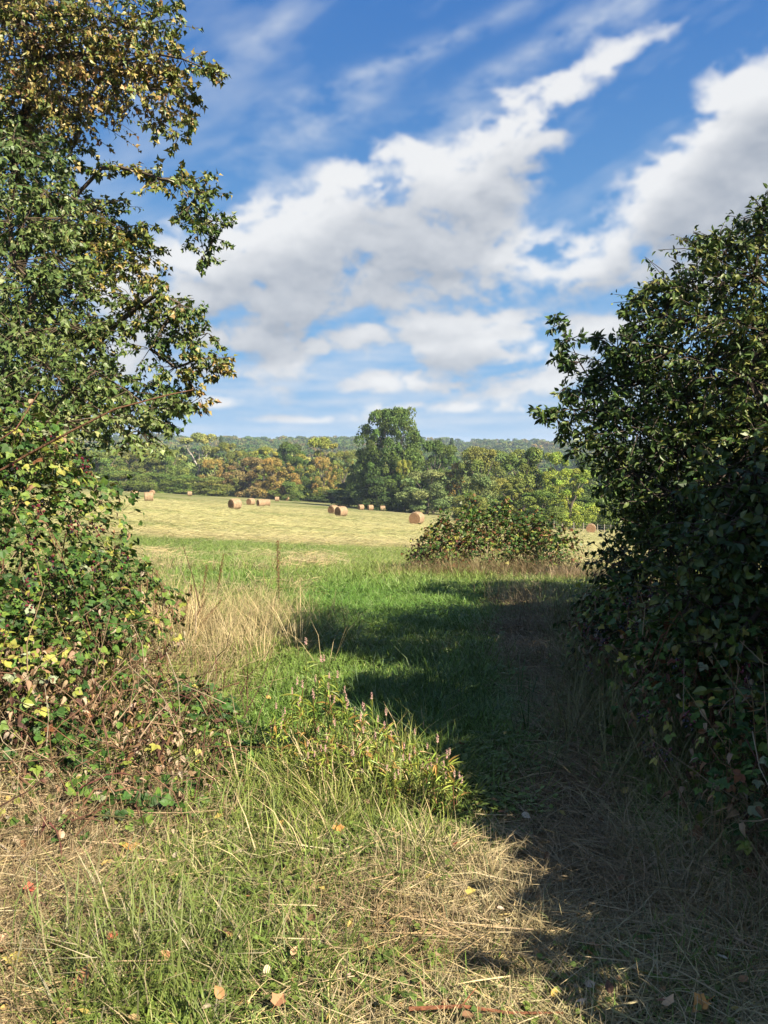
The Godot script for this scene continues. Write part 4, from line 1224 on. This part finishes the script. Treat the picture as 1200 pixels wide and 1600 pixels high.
# ---------------------------------------------------------------- weeds and flowers
func make_weeds() -> void:
	var green := leafy("weed leaf", .5, .5)
	var pink := leafy("flower spike", .7, .3)
	var proto := []
	for v in 3:
		var gs := Geo.new()
		var gl := Geo.new()
		var heads := []
		var h: float = [.62, .5, .42][v]
		var tops := []
		for b in 5:
			var a := TAU * b / 5 + rng.randf()
			var o := Vector3(cos(a), 0, sin(a))
			var hh := h * (1.0 if b == 0 else rng.randf_range(.6, .92))
			var e := o * hh * (.08 if b == 0 else rng.randf_range(.1, .26)) + Vector3.UP * hh
			var m := o * hh * .12 + Vector3.UP * hh * .45
			gs.tube(PackedVector3Array([Vector3.ZERO, m, m.lerp(e, .6) + rv() * .015, e]), .0034, .0014, 5, Color(.2, .09, .05) if b % 2 else Color(.14, .15, .05))
			tops.append(e)
			for k in 16:
				var t := rng.randf_range(.08, .8)
				var p := m.lerp(e, t) if t > .4 else Vector3.ZERO.lerp(m, t * 2)
				var ax := (rv() + Vector3.UP * .35 + o * .3).normalized()
				var nr := Vector3.UP + rv() * .4
				nr = (nr - ax * nr.dot(ax)).normalized()
				gl.leaf(OVAL, p, ax, nr, rng.randf_range(.05, .1), rng.randf_range(.009, .015), jit([Color(.2, .29, .05), Color(.26, .34, .06), Color(.36, .38, .07), Color(.38, .23, .07), Color(.22, .32, .055), Color(.3, .35, .06)][rng.randi() % 6]), .2, .25)
		for e in tops:
			var g := Geo.new()
			for k in 34:
				var t := rng.randf()
				g.ball(Vector3(rng.randfn() * .0028, t * .045, rng.randfn() * .0028), .0034 * (1.1 - .5 * t), jit(Color(.56, .3, .3).lerp(Color(.5, .36, .24), rng.randf()), .25))
			heads.append([g.mesh(), e])
		proto.append([gs.mesh(), gl.mesh(), heads])
	var spots := [
		[Vector3(-0.41, 0, -4.05), 0, 1.12, "tallest pink spiked weed at the peak of the weed clump"], [Vector3(-0.33, 0, -4.00), 0, .98, "reddish weed just right of the tallest one"], [Vector3(-0.25, 0, -3.95), 1, 1.05, "pink spiked weed leaning over the shadow edge, second tier of the clump"],
		[Vector3(-0.17, 0, -3.85), 1, .95, ""], [Vector3(-0.08, 0, -3.75), 1, .92, ""], [Vector3(0.00, 0, -3.65), 2, 1.0, ""], [Vector3(-0.48, 0, -3.95), 1, .9, ""], [Vector3(-0.55, 0, -3.90), 2, .9, ""], [Vector3(-0.26, 0, -3.60), 2, .95, ""], [Vector3(-0.11, 0, -3.50), 2, .9, ""], [Vector3(-0.34, 0, -3.60), 2, .85, ""], [Vector3(0.12, 0, -3.50), 2, .85, ""],
		[Vector3(0.25, 0, -3.30), 2, 1.0, "pink spiked weed at the right end of the clump in the sun"], [Vector3(0.30, 0, -3.25), 2, .85, "rightmost small weed of the clump by the shade"], [Vector3(0.20, 0, -3.35), 2, .8, ""], [Vector3(0.03, 0, -3.35), 2, .75, ""]]
	for s in spots:
		var q: Array = proto[s[1]]
		var rank := 0
		for z in spots:
			rank += int(z[0].x < s[0].x)
		var lab: String = s[3] if s[3] else "leafy weed with small pink spikes, %s from the left in the sunlit clump" % ["first", "second", "third", "fourth", "fifth", "sixth", "seventh", "eighth", "ninth", "tenth", "eleventh", "twelfth", "thirteenth", "fourteenth", "fifteenth", "sixteenth"][rank]
		var o := thing("pink_spiked_weed", lab, "weed", on(s[0].x, -s[0].z), rng.randf() * TAU, "pink spiked weeds in the sunlit clump")
		o.scale = Vector3.ONE * s[2] * .86
		part("stems", q[0], green, o)
		part("leaves", q[1], green, o, Vector3.ZERO, "stuff")
		for hd in q[2]:
			part("flower_spike", hd[0], pink, o, hd[1])
	# clover heads
	var cl := Geo.new()
	for k in 60:
		cl.ball(Vector3.UP * .012 + rv() * .009, .0035, jit(Color(.4, .2, .4), .25))
	var st := Geo.new()
	st.tube(PackedVector3Array([Vector3(0, -.28, 0), Vector3(.01, -.1, 0), Vector3(0, .006, 0)]), .0016, .0012, 4, Color(.1, .15, .04))
	var clm := cl.mesh()
	var stm := st.mesh()
	for s in [[Vector3(-0.16, 0.03, -3.70), "mauve clover head beside the tall weeds, nearest the shadow"], [Vector3(-0.11, 0.01, -3.65), "mauve clover head just below the highest one"], [Vector3(-0.59, -0.07, -3.65), "mauve clover head left of the weed clump"], [Vector3(-0.15, -0.07, -3.55), "mauve clover head low in the middle of the clump"], [Vector3(-0.06, -0.07, -3.50), "small mauve clover head right of the low one"]]:
		var o := thing("clover_flower", s[1], "flower", s[0], 0, "clover heads in the weeds")
		part("head", clm, pink, o)
		part("stalk", stm, green, o)
	# tall rusty dock stalks
	var dock := Geo.new()
	dock.tube(PackedVector3Array([Vector3.ZERO, Vector3(.01, .35, 0), Vector3(-.01, .7, .01), Vector3(.005, 1, 0)]), .006, .0025, 5, Color(.13, .07, .04))
	var seed := Geo.new()
	for k in 420:
		var t := pow(rng.randf(), .8)
		var p := Vector3(rng.randfn() * .014, .3 + t * .7, rng.randfn() * .014)
		var ax := (rv() + Vector3.UP * .4).normalized()
		seed.leaf(RHOMB, p, ax, ax.cross(rv()).normalized(), .014, .012, jit(Color(.17, .075, .035), .35), .2, .2)
	var dm := dock.mesh()
	var sdm := seed.mesh()
	for s in [[Vector3(-1.25, 0, -9.00), .84, 0.0, "tall straight rusty dock stalk standing alone at the field edge"], [Vector3(-1.92, 0, -8.60), .62, .18, "leaning thin dock stalk left of the tall straight one"], [Vector3(-1.79, 0, -6.60), .5, .25, "rusty dock stalk tallest of the bunch by the bramble end"], [Vector3(-1.75, 0, -6.60), .42, .5, "drooping dock stalk in the bunch by the bramble end"], [Vector3(-1.73, 0, -6.70), .46, .7, "dock stalk leaning farthest right in the bunch by the bramble end"], [Vector3(-1.85, 0, -6.70), .4, .1, "short upright dock stalk in the bunch by the bramble end"], [Vector3(-1.85, 0, -7.60), .55, .15, "thin dock stalk between the bunch and the leaning stalk"], [Vector3(-1.88, 0, -6.20), .62, .05, "thin dock stalk rising before the left bales"]]:
		var o := thing("dock_stalk", s[3], "weed", on(s[0].x, -s[0].z), rng.randf() * TAU, "dock stalks at the field edge")
		o.rotation = Vector3(0, 0, -s[2])
		o.scale = Vector3.ONE * s[1] * 1.0
		part("stem", dm, green, o)
		part("seed_head", sdm, M.dry, o, Vector3.ZERO, "stuff")


# ---------------------------------------------------------------- fallen leaves and twigs
func make_small_things() -> void:
	var gl := Geo.new()
	var leaf := []
	for v in 3:
		var g := Geo.new()
		g.leaf(LOBED, Vector3(-.4, 0, 0), Vector3.RIGHT, Vector3.UP, 1.0, 1.0, Color.WHITE, .3 + .2 * v, -.4 + .4 * v)
		leaf.append(g.mesh())
	var stalk := Geo.new()
	stalk.tube(PackedVector3Array([Vector3(-.4, .01, 0), Vector3(-.7, .03, .03), Vector3(-.95, .08, .05)]), .02, .014, 4, Color(.8, .7, .6))
	var stm := stalk.mesh()
	var mats := {}
	for k in {"orange": Color(.5, .24, .06), "yellow": Color(.42, .33, .08), "brown": Color(.3, .15, .07), "tan": Color(.48, .32, .18), "pale": Color(.55, .5, .4), "red": Color(.38, .09, .05)}.keys():
		var m := leafy(k + " fallen leaf", .7, .3)
		m.albedo_color = {"orange": Color(.5, .24, .06), "yellow": Color(.42, .33, .08), "brown": Color(.3, .15, .07), "tan": Color(.48, .32, .18), "pale": Color(.55, .5, .4), "red": Color(.38, .09, .05)}[k].linear_to_srgb()
		mats[k] = m
	for a in [
		["orange", Vector3(-1.00, 0, -2.92), .075, "orange fallen leaf on the grass below the left bramble"], ["tan", Vector3(-1.03, 0, -2.31), .075, "tan fallen leaf on the bare litter at lower left"], ["yellow", Vector3(-1.13, 0, -2.23), .07, "yellow fallen leaf nearest the lower left edge"],
		["tan", Vector3(-1.20, 0, -2.30), .06, "tan leaf cut by the left edge"], ["brown", Vector3(-0.90, 0, -2.18), .075, "curled brown leaf right of the bare litter"], ["red", Vector3(-0.88, 0, -2.37), .05, "small reddish leaf above the curled brown one"], ["orange", Vector3(-0.19, 0, -3.08), .06, "orange leaf caught in the weed clump"],
		["yellow", Vector3(0.31, 0, -2.63), .05, "bright yellow leaf at the edge of the shade"], ["yellow", Vector3(-0.21, 0, -2.65), .055, "yellow leaf standing in the grass left of the straw patch"], ["brown", Vector3(-0.30, 0, -2.06), .055, "brown leaf at the bottom of the picture"], ["tan", Vector3(-0.14, 0, -2.53), .05, "tan leaf beside the straw patch"],
		["tan", Vector3(0.16, 0, -2.29), .045, "tan leaf on the straw in the sun, lower middle"], ["brown", Vector3(0.66, 0, -2.33), .06, "brown leaf in the shade on the lower right"], ["tan", Vector3(0.81, 0, -2.06), .05, "tan leaf in the sun spot at lower right"], ["orange", Vector3(0.90, 0, -2.06), .06, "largest orange brown leaf at the lower right corner"],
		["red", Vector3(0.29, 0, -2.98), .04, "small red leaf on the right weeds"], ["brown", Vector3(-0.50, 0, -2.41), .05, "upright brown leaf in the grass, left of centre"], ["red", Vector3(-1.24, 0, -2.57), .05, "red leaf among dry stems at the left edge"], ["yellow", Vector3(-0.72, 0, -3.20), .045, "yellow leaf in the grass above the orange one"]]:
		var o := thing("fallen_leaf", a[3], "fallen leaf", on(a[1].x, -a[1].z, .05), rng.randf() * TAU, "fallen leaves on the grass")
		o.rotation += Vector3(rng.randf_range(-.5, .5), 0, rng.randf_range(-.5, .5))
		o.scale = Vector3.ONE * a[2] * .85
		part("blade", leaf[rng.randi() % 3], mats[a[0]], o)
		part("stalk", stm, mats[a[0]], o)
	# small withered leaves blown about the grass
	var wl := Geo.new()
	wl.leaf(ROUND, Vector3(-.5, 0, 0), Vector3.RIGHT, Vector3.UP, 1.0, .8, Color(1, 1, 1), .35, -.35)
	var xf := []
	var cols := PackedColorArray()
	for k in 420:
		var d := 1.9 + 5.5 * pow(rng.randf(), 1.5)
		var x := rng.randf_range(-1, 1) * (.55 * d + .3)
		xf.append(Transform3D(Basis(rv(), rng.randf() * 1.2) * Basis(Vector3.UP, rng.randf() * TAU) * Basis.from_scale(Vector3.ONE * rng.randf_range(.018, .042)), on(x, d, rng.randf_range(.01, .06))))
		cols.append(jit([Color(.3, .17, .08), Color(.42, .28, .14), Color(.18, .1, .06), Color(.45, .33, .1), Color(.5, .42, .3)][rng.randi() % 5], .25))
	stuff("leaf_litter", wl.mesh(), M.dry, xf, cols)
	for a in [
		["reddish brown stick lying along the bottom of the picture", [Vector3(0.07, 0, -2.05), Vector3(0.22, 0, -2.06), Vector3(0.36, 0, -2.06), Vector3(0.51, 0, -2.06)], .006, Color(.2, .09, .05)],
		["pale broken stick pointing up at the lower right edge", [Vector3(1.13, 0, -2.40), Vector3(1.17, 0, -2.34), Vector3(1.22, 0, -2.30)], .005, Color(.45, .33, .22)],
		["thin pale dead stem lying at the left edge", [Vector3(-1.53, 0, -2.90), Vector3(-1.38, 0, -2.78), Vector3(-1.21, 0, -2.64)], .004, Color(.42, .36, .28)],
		["dark twig lying on the bare litter at lower left", [Vector3(-1.36, 0, -2.64), Vector3(-1.24, 0, -2.55), Vector3(-1.13, 0, -2.48)], .004, Color(.15, .08, .06)]]:
		var g := Geo.new()
		var pts := PackedVector3Array()
		for q in a[1]:
			pts.append(on(q.x, -q.z, .045 + rng.randf_range(-.01, .015)) - on(a[1][0].x, -a[1][0].z))
		g.tube(pts, a[2], a[2] * .5, 6, a[3])
		g.tube(PackedVector3Array([pts[1], pts[1] + Vector3(.05, .03, -.04)]), a[2] * .5, a[2] * .2, 4, a[3])
		tag(part("twig", g.mesh(), M.bark, self, on(a[1][0].x, -a[1][0].z)), a[0], "twig")
